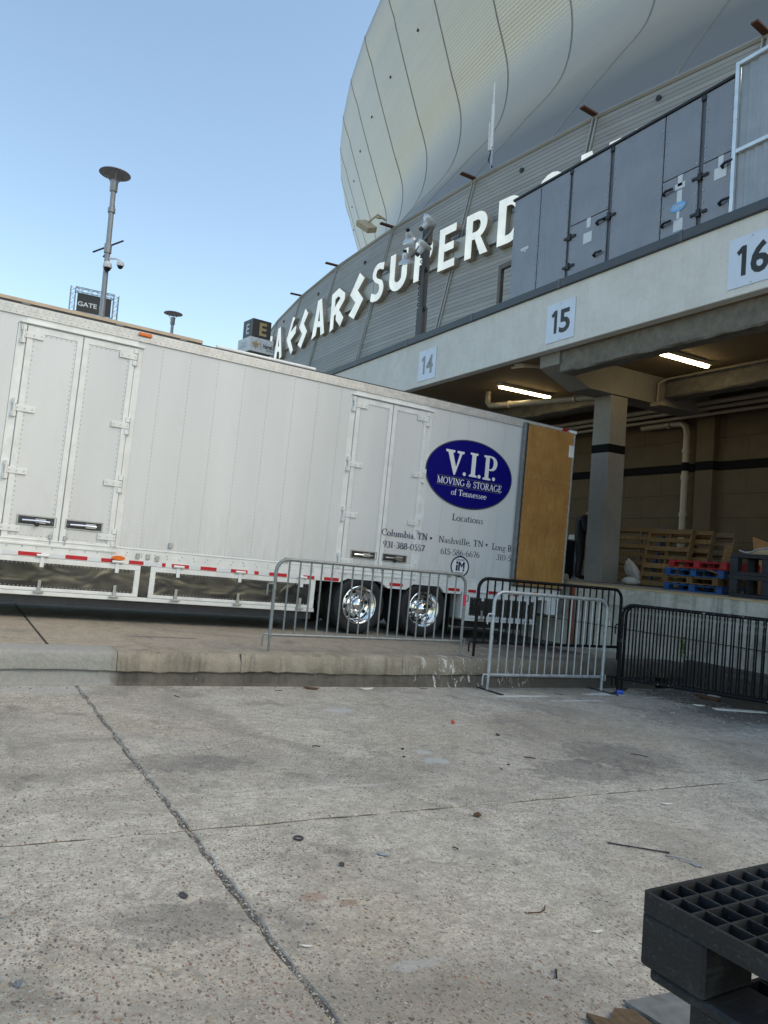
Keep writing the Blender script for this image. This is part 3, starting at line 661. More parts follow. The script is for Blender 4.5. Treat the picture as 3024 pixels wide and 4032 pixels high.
# lower wall: lap siding boards between seam covers
def WR(z): return 120.8+.21*(18-z)
waz=[-12.6,-9.3,-5.99,-2.68,.76,4.15,7.53,10.71,14.1,17.5]
Z0,Z1=10.2,17.82; NB=36; bh=(Z1-Z0)/NB
for a0,a1 in zip(waz[1:-2],waz[2:-1]):
    for i in range(NB):
        z=Z0+i*bh; pr=[(WR(z)+.008,z+.002),(WR(z)+.018,z+.007),(WR(z+bh)+.008,z+bh-.0005)]
        mb=MB(); mb.add([SP(a,r,zz) for a in (a0+.02,a1-.02) for r,zz in pr],[(0,1,4,3),(1,2,5,4)]); ST(mb,'siding_board',M['siding'])
for a0,a1 in zip(waz[:-1],waz[1:]):
    mb=MB(); mb.add([SP(a,r,z) for a in (a0,a1) for r,z in ((WR(4),4),(WR(Z1+.1),Z1+.1),(WR(18)-.6,18.05),(WR(18)-4,18.0))],[(0,1,5,4),(1,2,6,5),(2,3,7,6)]); ST(mb,'wall_backing',M['siding'])
for a0,a1 in zip(waz[:-1],waz[1:]): ST(MB().tube([SP(a0,WR(18)+.02,17.92),SP(a1,WR(18)+.02,17.92)],.11,6),'wall_cap',M['siding'])
for a in waz[1:-1]:
    for d in (-.045,.045): ST(MB().bar(SP(a+d,WR(5)+.06,5),SP(a+d,WR(17.9)+.06,17.9),.05,.05,up=(1,0,0)),'seam_cover',M['band'])
for a in waz[2:-1]:
    mb=MB(); p=SP(a+.02,WR(18)-.2,17.98); q=SP(a-.02,WR(18)+.85,18.02); mb.bar(p,q,.24,.07); ST(mb,'bracket_plate',M['rust'])
for (a,z) in ((-7.89,17.1),(-3.92,16.84),(-.54,16.77),(2.61,16.9),(5.73,17.1),(8.9,17.4)):
    ST(MB().tube([SP(a,WR(z)-.1,z),SP(a,WR(z)+.035,z)],.11,12),'wall_port',M['black'])
# lettering on a raised band
sgn=empty('stadium_lettering',tuple(SP(0,122,14)),label='large white raised letters CAESARS SUPERDOME on a grey band',cat='sign')
SI=Matrix.Translation(-SP(0,122,14))
def SL(o): o.matrix_parent_inverse=SI; return o
for a0,a1 in zip(waz[:-2],waz[1:-1]):
    for (b0,b1) in ((a0,(a0+a1)/2),((a0+a1)/2,a1)):
        mb=MB(); vs=[SP(a,r,z) for a in (b0+.01,b1-.01) for r,z in ((121.45,13.78),(121.80,13.78),(121.80,14.72),(121.15,14.72))]
        mb.add(vs,[(0,1,5,4),(1,2,6,5),(2,3,7,6),(3,0,4,7),(3,2,1,0),(4,5,6,7)]); SL(mb.build('band_panel',M['band'],sgn))
DEG=122*math.pi/180
def place(az): 
    a=R(az); return Vector((math.cos(a),math.sin(a),0)),Vector((0,0,1)),Vector((math.sin(a),-math.cos(a),0))
def letter(outl,a0,a1,z0,z1):
    ac=(a0+a1)/2; u,v,n=place(ac); wd=(a1-a0)*DEG; h=z1-z0
    pl=[[((x-.5)*wd,y*h) for x,y in o] for o in outl]
    o=SP(ac,122.05,z0); 
    side=poly_letter('letter',pl,M['letter_side'],sgn,(0,0,0),u,v,.17); side.matrix_local=frame_mat(o-n*.17,u,v,n); SL(side)
    pl2=pl
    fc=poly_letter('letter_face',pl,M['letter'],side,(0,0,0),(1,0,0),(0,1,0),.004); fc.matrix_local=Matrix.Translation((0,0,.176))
# angular letters of the first word
Ag=[[(.33,1),(.62,1),(1,.0),(.73,-.02),(.66,.22),(.40,.27),(.33,.06),(0,.0)],[(.44,.42),(.60,.39),(.50,.74)]]
Eg=[[(.55,1),(.80,.93),(.62,.86),(.38,.62),(.95,.70),(.95,.50),(.45,.40),(.80,.08),(.60,0),(0,.48)]]
Sg=[[(.62,1),(1,.82),(.55,.62),(1,.36),(.40,0),(.0,.14),(.45,.36),(0,.60)]]
Rg=[[(0,.93),(.52,1),(1,.78),(1,.62),(.62,.44),(1,.18),(.78,0),(.42,.22),(.42,.36),(.26,.36),(.26,.03),(0,-.02)],[(.28,.56),(.28,.76),(.50,.80),(.68,.72)]]
Cg=[[(.95,.93),(.55,1),(0,.5),(.55,0),(.95,.07),(.95,.30),(.68,.28),(.42,.5),(.68,.72),(.95,.72)]]
letter(Cg,-8.0,-7.2,13.2,15.6); letter(Ag,-6.81,-5.80,13.25,15.6); letter(Eg,-5.33,-4.35,12.95,15.55); letter(Sg,-4.08,-3.32,12.93,15.47); letter(Ag,-2.87,-1.90,13.05,15.38); letter(Rg,-1.50,-.64,12.92,15.32); letter(Sg,-.31,.47,12.93,15.47)
# rounded letters of the second word
def ring(pts_out,pts_in): return [pts_out,pts_in]
Ug=[[(0,1),(0,.34)]+arc(.5,.34,.5,.34,180,360,14)+[(1,1),(.70,1),(.70,.34)]+arc(.5,.34,.20,.12,0,-180,8)+[(.30,1)]]
Pg=[[(0,0),(0,1),(.5,1)]+arc(.55,.68,.45,.32,90,-90,12)+[(.30,.36),(.30,0)],[(.30,.54),(.30,.82),(.5,.82)]+arc(.52,.68,.18,.14,90,-90,8)]
E2=[[(0,0),(0,1),(1,1),(1,.82),(.34,.82),(.34,.60),(.90,.60),(.90,.42),(.34,.42),(.34,.18),(1,.18),(1,0)]]
R2=[[(0,0),(0,1),(.48,1)]+arc(.50,.70,.42,.30,90,-68,11)+[(1,0),(.68,0),(.42,.40),(.29,.40),(.29,0)],[(.29,.56),(.29,.83),(.46,.83)]+arc(.47,.695,.17,.135,90,-90,8)]
Dg=[[(0,0),(0,1),(.42,1)]+arc(.42,.5,.56,.5,90,-90,16)+[],[(.30,.18),(.30,.82),(.42,.82)]+arc(.42,.5,.27,.32,90,-90,12)]
Og=[arc(.5,.5,.5,.5,0,342,19),arc(.5,.5,.24,.32,0,342,19)]
Mg=[[(0,0),(.06,1),(.30,1),(.5,.45),(.70,1),(.94,1),(1,0),(.78,0),(.74,.62),(.57,.12),(.43,.12),(.26,.62),(.22,0)]]
S2=[[(.93,.96)]+arc(.52,.74,.46,.26,68,200,12)[0:]+[(.30,.52),(.60,.42)]+[(.68,.30),(.62,.20),(.42,.17),(.06,.26),(0,.06),(.20,.0),(.45,-.01)]+arc(.52,.27,.46,.28,-85,35,9)+[(.80,.50),(.40,.62),(.33,.72),(.40,.82),(.58,.84),(.90,.76)]]
for o,a0,a1,*zz in ((S2,.86,1.50),(Ug,1.76,2.53),(Pg,2.84,3.53),(E2,3.77,4.35),(R2,4.69,5.41),(Dg,5.68,6.42),(Og,6.66,7.46,.20),(Mg,7.68,8.62,.34),(E2,8.85,9.45,.4)): letter(o,a0,a1,13.36+sum(zz),15.38+sum(zz))
# floodlight, antenna on the wall top
def ST2(mb,name,m,p,**k): return mb.build(name,m,p,**k)
b0=SP(.95,WR(18)+.75,18.05)
t=empty('wall_floodlight',tuple(b0),label='tan floodlight box on a bracket arm at the stadium wall top',cat='floodlight')
u,v,n=place(.95)
mb=MB(); mb.bbox(-.55,.55,-.32,.32,-.16,.16,.03); o=mb.build('housing',M['flood_tan'],t); o.location=n*1.05+Vector((-.25,0,-.55)); o.rotation_euler=(R(25),R(35),R(20))
MB().tube([(0,0,0),tuple(n*.55+Vector((0,0,.15))),tuple(n*.95+Vector((-.2,0,-.3)))],.06,6).build('arm',M['flood_tan'],t)
MB().tube([tuple(n*.35),tuple(n*.8+Vector((.35,0,-.2)))],.045,6).build('arm',M['flood_tan'],t)
t=empty('antenna',(-27.95,20.05,17.9),label='pair of thin whip antennas clamped above the stadium wall',cat='antenna')
MB().tube([(0,0,0),(0.02,0,1.0)],.045,6).build('mount',M['galv'],t); MB().tube([(.1,0,.05),(-.22,0,.5),(.02,0,1.05)],.035,6).build('clamp',M['dark_steel'],t)
MB().tube([(-.05,0,.9),(-.10,0,3.1)],.075,8).build('whip_base',M['white_trim'],t); MB().tube([(-.10,0,3.0),(-.12,0,4.15)],.04,8).build('whip',M['white_trim'],t); MB().tube([(-.22,0,.95),(-.27,0,2.3)],.055,8).build('whip',M['white_trim'],t)

# ================================================================== ROOF EQUIPMENT
hv=empty('air_handling_unit',(-11.1,10.80,5.60),label='long dark grey rooftop air handler with riveted panels and black handles',cat='air handler')
def H(name,m,x0,x1,y0,y1,z0,z1,b=0.): return box(name,m,hv,x0+11.1,x1+11.1,y0,y1,z0-5.6,z1-5.6,b=b)
H('casing',M['hvac_trim'],-13.98,-8.19,.03,2.4,5.60,8.42)
H('top_rail',M['black'],-14.03,-8.17,-.03,2.45,8.42,8.475,.008)
rv=MB()
def panel(x0,x1,z0,z1):
    H('panel',M['hvac'],x0+.012,x1-.012,0,.03,z0+.008,z1-.008,.006)
    n=int((z1-z0)/.22)
    for i in range(n+1):
        z=z0+.06+(z1-z0-.12)*i/max(1,n)
        for x in (x0+.045,x1-.045): rv.tube([(x+11.1,0,z-5.6),(x+11.1,-.012,z-5.6)],.014,6)
for x0,x1,sp in ((-13.99,-13.06,0),(-13.06,-12.12,0),(-12.06,-10.98,1),(-10.90,-9.645,0),(-9.645,-8.85,1),(-8.78,-8.19,1)):
    if sp: panel(x0,x1,7.15,8.42); panel(x0,x1,5.75,7.15)
    else: panel(x0,x1,5.75,8.42)
rv.build('rivets',M['galv'],hv,kind='stuff')
for x in (-12.09,-10.94,-8.815): H('corner_bracket',M['black'],x-.05,x+.05,-.012,.03,8.32,8.42)
for i in range(9): H('lifting_tab',M['galv'],-13.3+i*.6-.02,-13.3+i*.6+.02,.05,.2,8.475,8.53)
def handle(x,z,d=1):
    MB().tube([(x+11.1,.0,z-5.6),(x+11.1,-.05,z-5.6+.015),(x+11.1+d*.08,-.065,z-5.6+.04),(x+11.1+d*.22,-.06,z-5.6+.035)],.026,6).build('handle',M['black'],hv,smooth=True)
for x,z,d in ((-11.24,6.92,1),(-11.27,6.27,1),(-9.58,6.88,1),(-9.58,6.29,1),(-8.36,6.91,1),(-8.38,6.27,1)): handle(x,z,d)
for x,z in ((-12.03,6.91),(-12.03,6.28),(-10.93,6.98),(-8.81,6.93),(-8.81,6.28)):
    mb=MB(); mb.bbox(x+11.1-.04,x+11.1+.04,-.045,0,z-5.6-.07,z-5.6+.07,.008); mb.bbox(x+11.1-.17,x+11.1+.17,-.03,-.004,z-5.6-.028,z-5.6+.028,.006); mb.build('door_latch',M['black'],hv)
for x,z,a,b in ((-13.52,7.14,.13,.035),(-13.5,7.09,.04,.025),(-11.5,7.05,.055,.10),(-11.51,6.74,.12,.11),(-9.24,7.04,.05,.10),(-9.24,6.94,.11,.055),(-9.24,6.70,.055,.16),(-9.25,6.42,.03,.10),(-9.24,6.22,.10,.11),(-8.41,7.05,.05,.09),(-8.41,6.85,.12,.10)):
    o=H('label_plate',M['label'],x-a,x+a,-.006,-.001,z-b,z+b)
mb=MB(); mb.prism(arc(0,0,.17,.085,0,350,35),lambda a,b,d:(a+11.1-9.25,d,b+6.56-5.6),-.012,-.007); mb.build('maker_badge',M['carrier_blue'],hv)
text('badge_lettering','Carrier',.115,M['label'],hv,(11.1-9.25,-.0135,6.53-5.6),(1,0,0),(0,0,1),off=.001,shear=.2,fit=.25)

lv=empty('louvre_screen',(-6.7,10.78,5.60),label='white aluminium frame with corrugated translucent screen beside the air handler',cat='screen')
def Lb(name,m,x0,x1,z0,z1,y0=-.05,y1=.05): return box(name,m,lv,x0+6.7,x1+6.7,y0,y1,z0-5.6,z1-5.6,b=.006)
Lb('frame_post',M['alu'],-8.165,-8.095,5.6,8.62); Lb('frame_post',M['alu'],-5.3,-5.23,5.6,8.62); Lb('frame_rail',M['alu'],-8.095,-5.3,8.55,8.62,-.045,.045); Lb('frame_rail',M['alu'],-8.095,-5.3,7.03,7.10,-.045,.045)
for (z0,z1) in ((5.62,7.03),(7.10,8.55)):
    mb=MB(); n=70; vs=[]
    for i in range(n+1):
        x=-8.09+(2.78)*i/n; y=.02+(-.007 if i%4<2 else .007); vs+= [(x+6.7,y,z0-5.6),(x+6.7,y,z1-5.6)]
    mb.add(vs,[(2*i,2*i+2,2*i+3,2*i+1) for i in range(n)]); mb.build('corrugated_panel',M['polycarb'],lv)
box('backing',M['hvac_trim'],lv,-1.38,1.38,.25,2.2,0,2.9)
# brown steel frame standing left of the air handler
t=empty('steel_frame',(-14.9,11.3,5.60),label='small brown steel door frame standing beside the air handler',cat='frame')
box('post',M['frame_brown'],t,-.16,-.05,-.05,.05,0,1.72); box('lintel',M['frame_brown'],t,-.05,.75,-.05,.05,1.60,1.72); box('gate_post',M['galv2'],t,-.36,-.30,-.03,.03,0,.62); box('gate_rail',M['galv2'],t,-.30,.6,-.03,.03,.56,.62); box('wood_block',M['wood_old'],t,.05,.6,.05,.3,0,.33)

# portable light tower on the roof
lt=empty('light_tower',(-21.45,13.0,5.60),label='black portable light tower mast with four round floodlights',cat='light tower')
mb=MB(); mb.box(-.14,.14,-.12,.12,0,2.6); mb.build('mast',M['dark_steel'],lt); box('mast',M['black'],lt,-.09,.09,-.09,.09,2.6,4.9); box('mast_head',M['black'],lt,-.17,.17,-.10,.10,4.75,5.5,b=.01)
hel=[(-.24+.05*math.cos(i*.9),.05*math.sin(i*.9),1.0+i*.0265) for i in range(140)]
MB().tube(hel,.017,5).build('coiled_cable',M['black'],lt)
MB().tube([(.18,0,.5),(.2,0,4.4)],.012,5).build('wire',M['dark_steel'],lt)
for z in (1.2,2.55,3.9): box('clamp',M['black'],lt,.09,.22,-.04,.04,z-.06,z+.06)
MB().tube([(-.75,-.12,4.55),(.55,-.12,5.15)],.05,6).build('cross_arm',M['galv2'],lt)
MB().tube([(.14,0,.35),(.3,-.05,.55),(.45,-.05,.5),(.4,-.05,.3)],.04,6).build('crank_handle',M['black'],lt)
def head(x,z,rx,ry):
    fn=lambda a,b,h:(a,b,h)
    prof=[(.04,.32),(.08,.30),(.105,.22),(.12,.10),(.225,.02),(.265,-.04),(.27,-.07),(.24,-.08)]
    o=MB().lathe(prof,16,fn).build('lamp_head',M['lampglass'],lt,smooth=True); o.location=(x,-.3,z); o.rotation_euler=(R(rx),R(ry),0)
    g=MB().tube([(0,0,.30),(0,0,.40)],.07,8).build('socket',M['black'],o); 
    MB().tube([(x-.05,-.12,z+.05),(x-.3,-.2,z+.1),(x-.32,-.3,z-.05)],.03,5).build('yoke',M['black'],lt)
head(.50,5.30,35,200); head(-.62,5.05,35,30); head(-.80,4.35,20,15); head(.32,4.55,25,205)

# ================================================================== FAR LAMP POSTS AND SIGNS
def lamp_post(x,y,ztop,r,lbl,extra=False):
    t=empty('lamp_post',(x,y,-2.0),label=lbl,cat='lamp post',group='round-topped lamp posts beyond the trailer'); h=ztop+2
    MB().tube([(0,0,0),(0,0,h-.75)],.16,10,r2=.13).build('pole',M['pole'],t,smooth=True)
    MB().lathe([(.17,h-1.0),(.2,h-.95),(.2,h-.4),(.16,h-.36)],12,lambda a,b,c:(a,b,c)).build('lamp_housing',M['pole'],t,smooth=True)
    MB().lathe([(.05,h+.10),(r*.5,h+.075),(r*.97,h-.01),(r,h-.05),(r*.95,h-.06),(.1,h-.02)],28,lambda a,b,c:(a,b,c)).build('reflector_disc',M['pole'],t,smooth=True)
    for a in (0,120,240):
        MB().tube([(.17*math.cos(R(a)),.17*math.sin(R(a)),h-.5),(r*.62*math.cos(R(a)),r*.62*math.sin(R(a)),h-.04)],.022,5).build('strut',M['pole'],t)
    return t,h
t,h=lamp_post(-41.6,5.87,18.75,.80,'tall grey lamp post with disc top, cross bars and two cameras')
def rel(z): return z+2
for z,l,a in ((16.76,.55,62),(14.84,1.7,25),(14.6,.8,60)):
    dx=l/2*math.cos(R(a)); dz=l/2*math.sin(R(a)); MB().tube([(-dx*.49,-dx*.87,rel(z)-dz),(dx*.49,dx*.87,rel(z)+dz)],.045,6).build('antenna_bar',M['dark_steel'],t)
    MB().tube([(0,0,rel(z)-.12),(0,0,rel(z)+.12)],.19,10).build('collar',M['pole'],t)
for dx,z,s in ((0.02,13.75,1.25),(.68,13.86,1.)):
    b=MB(); 
    o=MB().lathe([(.10*s,.16*s),(.17*s,.10*s),(.19*s,-.06*s),(.17*s,-.10*s)],14,lambda a,b,c:(a,b,c)).build('camera_housing',M['white_trim'],t,smooth=True); o.location=(.25+dx*.49,dx*.87,rel(z))
    q=MB().lathe([(.15*s,-.10*s),(.12*s,-.19*s),(.05*s,-.24*s)],12,lambda a,b,c:(a,b,c)).build('camera_dome',M['black'],t,smooth=True); q.location=o.location
MB().tube([(0,0,rel(14.2)),(.3,.4,rel(14.2)),(.55,.6,rel(14.05))],.05,6).build('camera_arm',M['white_trim'],t)
lamp_post(-66.2,15.12,19.25,.80,'smaller grey lamp post with disc top farther away')
# gate sign on a truss frame
t=empty('gate_sign',(-64.1,8.4,-2),label='dark banner reading GATE inside a square aluminium truss',cat='sign')
def truss(p0,p1,s=.36):
    p0=Vector(p0);p1=Vector(p1);d=(p1-p0).normalized(); a=Vector((1,0,0)); b=d.cross(a); mb=MB(); c=[a*s/2*i+b*s/2*j for i,j in ((1,1),(1,-1),(-1,-1),(-1,1))]
    for k in c: mb.tube([p0+k,p1+k],.03,5)
    L=(p1-p0).length; n=max(2,int(L/s))
    for i in range(n):
        for k in range(4):
            k2=(k+1)%4; q=(i%2); mb.tube([p0+d*(L*i/n)+c[k if q else k2],p0+d*(L*(i+1)/n)+c[k2 if q else k]],.014,4,cap=False)
    mb.build('truss',M['truss'],t)
zt=21.05
for y in (-1.62,1.62): truss((0,y,0),(0,y,zt))
truss((0,-1.45,zt-.18),(0,1.45,zt-.18)); truss((0,-1.45,zt-2.1),(0,1.45,zt-2.1))
box('banner',M['cube_dark'],t,.02,.06,-1.28,1.28,zt-1.9,zt-.42); text('banner_lettering','GATE C',.50,M['logo_white'],t,(.065,-.22,zt-1.42),(0,1,0),(0,0,1),off=.012,fit=2.0)
# stacked cube sign
t=empty('cube_sign',(-42.83,14.42,-2),rot=(0,0,R(60.5+37)),label='stacked box sign pylon with a gold letter E on top',cat='sign')
def cube(name,m,s0,s1,d,z0,z1,dx=0,dy=0): return box(name,m,t,-dx,s0-dx,-dy,d-dy,z0+2,z1+2,b=.01)
cube('letter_cube',M['cube_dark'],1.22,1.22,1.22,12.12,13.22); cube('name_box',M['cube_white'],1.55,0,1.6,11.20,12.04,.22,.27); cube('base_box',M['cube_brown'],1.35,0,1.35,9.6,11.12,.1,.1); box('column',M['cube_dark'],t,.2,1.0,.2,1.0,0,11.6)
text('letter','E',1.05,M['gold'],t,(.66,-.012,14.30),(1,0,0),(0,0,1),off=.03,ex=.01); text('letter','E',.85,M['label'],t,(-.012,.6,14.36),(0,-1,0),(0,0,1),off=.01,ex=.01)
text('name_lettering','Harrah\'s',.36,M['cube_dark'],t,(1.0,-.285,13.5),(1,0,0),(0,0,1),off=.008,fit=.72); text('name_lettering','NEW ORLEANS',.1,M['cube_dark'],t,(1.12,-.285,13.36),(1,0,0),(0,0,1),fit=.5)
text('name_lettering','NEW',.25,M['cube_white'],t,(.5,-.115,12.82),(1,0,0),(0,0,1),fit=.5); text('name_lettering','CAESARS',.17,M['truss'],t,(-.285,.55,13.68),(0,-1,0),(0,0,1),fit=.8); text('name_lettering','REWARDS',.17,M['truss'],t,(-.285,.55,13.48),(0,-1,0),(0,0,1),fit=.8)
fl=[(0,-.22),(.05,-.1),(.16,-.1),(.16,-.05),(.06,-.05),(.12,.02),(.2,0),(.22,.1),(.15,.14),(.08,.08),(.05,.02),(.07,.12),(0,.26)]
fl=fl+[(-a,b) for a,b in fl[::-1][1:-1]]
mb=MB(); mb.prism(fl,lambda a,b,d:(a*1.1+.16,d,b*1.1+13.6),-.29,-.275); mb.build('fleur_emblem',M['gold'],t)
box('divider',M['cube_dark'],t,.47,.485,-.28,-.271,13.35,13.9)
# ================================================================== SERIF PRINT (stroke font, flat print on the trailer)
T_,t_=.135,.075
def gl():
    G={}
    l=lambda x0,y0,x1,y1,w=T_:('l',x0,y0,x1,y1,w); s=lambda x,y,L=.30:('l',x-L/2,y,x+L/2,y,-.065)
    a=lambda cx,cy,rx,ry,a0,a1,th=T_:('a',cx,cy,rx,ry,a0,a1,th); d=lambda x,y,r=.085:('d',x,y,r)
    b,c=.0225,.9775; xh=.60; xs=xh-.0225
    G['V']=(.86,[l(.14,c,.44,.02,.15),l(.74,c,.44,.02,t_),s(.14,c,.34),s(.74,c,.28)]); G['I']=(.42,[l(.21,0,.21,1),s(.21,b,.36),s(.21,c,.36)])
    G['P']=(.68,[l(.20,0,.20,1),s(.20,b,.36),s(.12,c,.2),a(.36,.73,.25,.25,100,-100),l(.2,.975,.38,.975,t_),l(.2,.485,.38,.485,t_)]); G['.']=(.26,[d(.13,.07)]); G[',']=(.24,[d(.12,.05,.07),l(.14,.05,.08,-.14,t_)])
    G['M']=(1.05,[l(.16,0,.18,1,t_),l(.18,1,.52,.02,.14),l(.86,1,.52,.02,t_),l(.86,1,.88,0),s(.16,b,.26),s(.89,b,.34),s(.12,c,.2),s(.91,c,.2)])
    G['O']=(.92,[a(.46,.5,.37,.48,0,360)]); G['N']=(.86,[l(.16,0,.16,1,t_),l(.16,1,.70,.0,.14),l(.70,0,.70,1,t_),s(.16,b,.26),s(.12,c,.2),s(.70,c,.26)])
    G['G']=(.88,[a(.46,.5,.37,.48,48,325),l(.76,.42,.76,.10),s(.74,.42,.28)]); G['C']=(.82,[a(.46,.5,.37,.48,45,315),l(.73,.95,.73,.70,t_)])
    G['S']=(.62,[a(.31,.74,.20,.235,30,250,.09),a(.31,.26,.22,.245,-150,70,.10),l(.22,.56,.40,.44,.14),l(.50,.96,.50,.74,t_),l(.10,.24,.10,.03,t_)])
    G['T']=(.72,[l(.36,0,.36,1),s(.36,b,.32),l(.06,c,.66,c,t_),l(.07,c,.05,.78,t_),l(.65,c,.67,.78,t_)])
    G['R']=(.80,[l(.20,0,.20,1),s(.20,b,.36),s(.12,c,.2),a(.36,.75,.23,.23,100,-100),l(.2,.975,.38,.975,t_),l(.2,.52,.38,.52,t_),l(.38,.52,.70,.02,.14),s(.73,b,.18)])
    G['A']=(.84,[l(.42,1,.12,0,t_),l(.42,1,.72,0,.15),l(.22,.34,.62,.34,t_),s(.12,b,.26),s(.73,b,.30)])
    G['E']=(.68,[l(.20,0,.20,1),l(.06,c,.58,c,t_),l(.06,b,.62,b,t_),l(.2,.52,.48,.52,t_),l(.58,c,.60,.76,t_),l(.62,b,.64,.26,t_),l(.48,.62,.48,.42,t_)])
    G['L']=(.66,[l(.20,0,.20,1),s(.20,c,.36),l(.06,b,.58,b,t_),l(.58,b,.62,.28,t_)]); G['B']=(.70,[l(.20,0,.20,1),a(.36,.75,.2,.23,100,-100),a(.36,.27,.25,.25,100,-100),l(.06,c,.38,c,t_),l(.06,b,.38,b,t_)])
    G['&']=(.92,[a(.36,.76,.17,.21,0,360,.08),a(.34,.26,.25,.25,90,330,.12),l(.26,.62,.74,.02,.12),l(.60,.14,.78,.5,t_),s(.76,.5,.2)])
    G['o']=(.58,[a(.29,.30,.22,.30,0,360,.11)]); G['e']=(.54,[a(.29,.30,.22,.30,5,310,.11),l(.08,.32,.49,.32,t_)]); G['c']=(.50,[a(.28,.30,.21,.30,50,310,.11)])
    G['n']=(.66,[l(.15,0,.15,xh,.11),s(.15,b,.26),s(.10,xs,.14),a(.34,.36,.17,.22,150,0,.08),l(.50,.38,.50,0,.11),s(.50,b,.26)]); G['m']=(.98,[l(.15,0,.15,xh,.11),s(.15,b,.26),s(.10,xs,.14),a(.32,.36,.16,.22,150,0,.08),l(.48,.38,.48,0,.11),s(.48,b,.22),a(.65,.36,.16,.22,150,0,.08),l(.81,.38,.81,0,.11),s(.81,b,.24)])
    G['h']=(.66,[l(.15,0,.15,1,.11),s(.15,b,.26),s(.10,c,.14),a(.34,.36,.17,.22,150,0,.08),l(.50,.38,.50,0,.11),s(.50,b,.26)]); G['l']=(.34,[l(.17,0,.17,1,.11),s(.17,b,.28),s(.12,c,.14)]); G['i']=(.34,[l(.17,0,.17,xh,.11),s(.17,b,.28),s(.12,xs,.14),d(.16,.82,.07)])
    G['b']=(.62,[l(.14,0,.14,1,.11),s(.10,c,.14),a(.32,.30,.21,.30,0,360,.10)]); G['t']=(.38,[l(.17,.12,.17,.82,.11),l(.04,xs,.33,xs,t_),a(.27,.13,.10,.12,180,330,.06)]); G['u']=(.66,[l(.15,.22,.15,xh,.11),s(.10,xs,.14),a(.32,.22,.17,.21,180,350,.08),l(.50,0,.50,xh,.11),s(.45,xs,.14),s(.55,b,.14)])
    G['s']=(.44,[a(.22,.45,.13,.15,30,250,.07),a(.22,.15,.14,.15,-150,70,.08),l(.15,.35,.29,.25,.10)]); G['a']=(.52,[a(.24,.42,.15,.17,160,10,.06),l(.38,.44,.38,.04,.11),s(.44,b,.14),a(.22,.17,.14,.16,0,360,.07)])
    G['f']=(.38,[l(.16,0,.16,.84,.11),s(.16,b,.28),l(.03,xs,.33,xs,t_),a(.28,.84,.12,.14,180,30,.06)]); G['v']=(.56,[l(.10,xh,.29,.0,.11),l(.48,xh,.29,0,t_),s(.10,xs,.24),s(.48,xs,.2)]); G['g']=(.54,[a(.26,.40,.17,.19,0,360,.08),a(.27,-.12,.21,.14,0,360,.06),l(.17,.24,.14,.06,t_),l(.14,.05,.40,.02,.07),s(.46,.56,.14)])
    G['0']=(.60,[a(.30,.5,.22,.48,0,360,.11)]); G['1']=(.42,[l(.21,0,.21,1,.11),s(.21,b,.28),l(.21,.97,.09,.86,t_)]); G['3']=(.56,[a(.25,.75,.19,.22,140,-90,.10),a(.24,.27,.23,.26,90,-150,.11)]); G['5']=(.56,[l(.16,.95,.14,.58,t_),l(.16,.96,.46,.96,.07),a(.24,.30,.23,.29,115,-150,.11)])
    G['6']=(.60,[a(.30,.29,.21,.28,0,360,.11),a(.46,.34,.38,.64,170,100,.09)]); G['7']=(.56,[l(.08,.96,.50,.96,.07),l(.50,.96,.22,0,.11),l(.08,.96,.07,.80,t_)]); G['8']=(.58,[a(.29,.75,.17,.22,0,360,.10),a(.29,.27,.22,.26,0,360,.11)]); G['9']=(.60,[a(.30,.70,.21,.28,0,360,.11),a(.14,.66,.38,.64,-10,-80,.09)])
    G['-']=(.40,[l(.06,.36,.34,.36,-.07)]); G['*']=(.5,[d(.25,.36,.13)]); G[' ']=(.34,[])
    return G
GL=gl()
def serif(name,s,h,width,*a,**k):
    m,parent,x,y0,z0=a; kk=width/(sum(GL[c][0] for c in s)-.1); off=0
    for wd in s.split(' '):
        w_=sum(GL[c][0] for c in wd); serif1(name,wd,h,(w_-.1)*kk,m,parent,x,y0+off*kk,z0,thick=1.1); off+=w_+GL[' '][0]
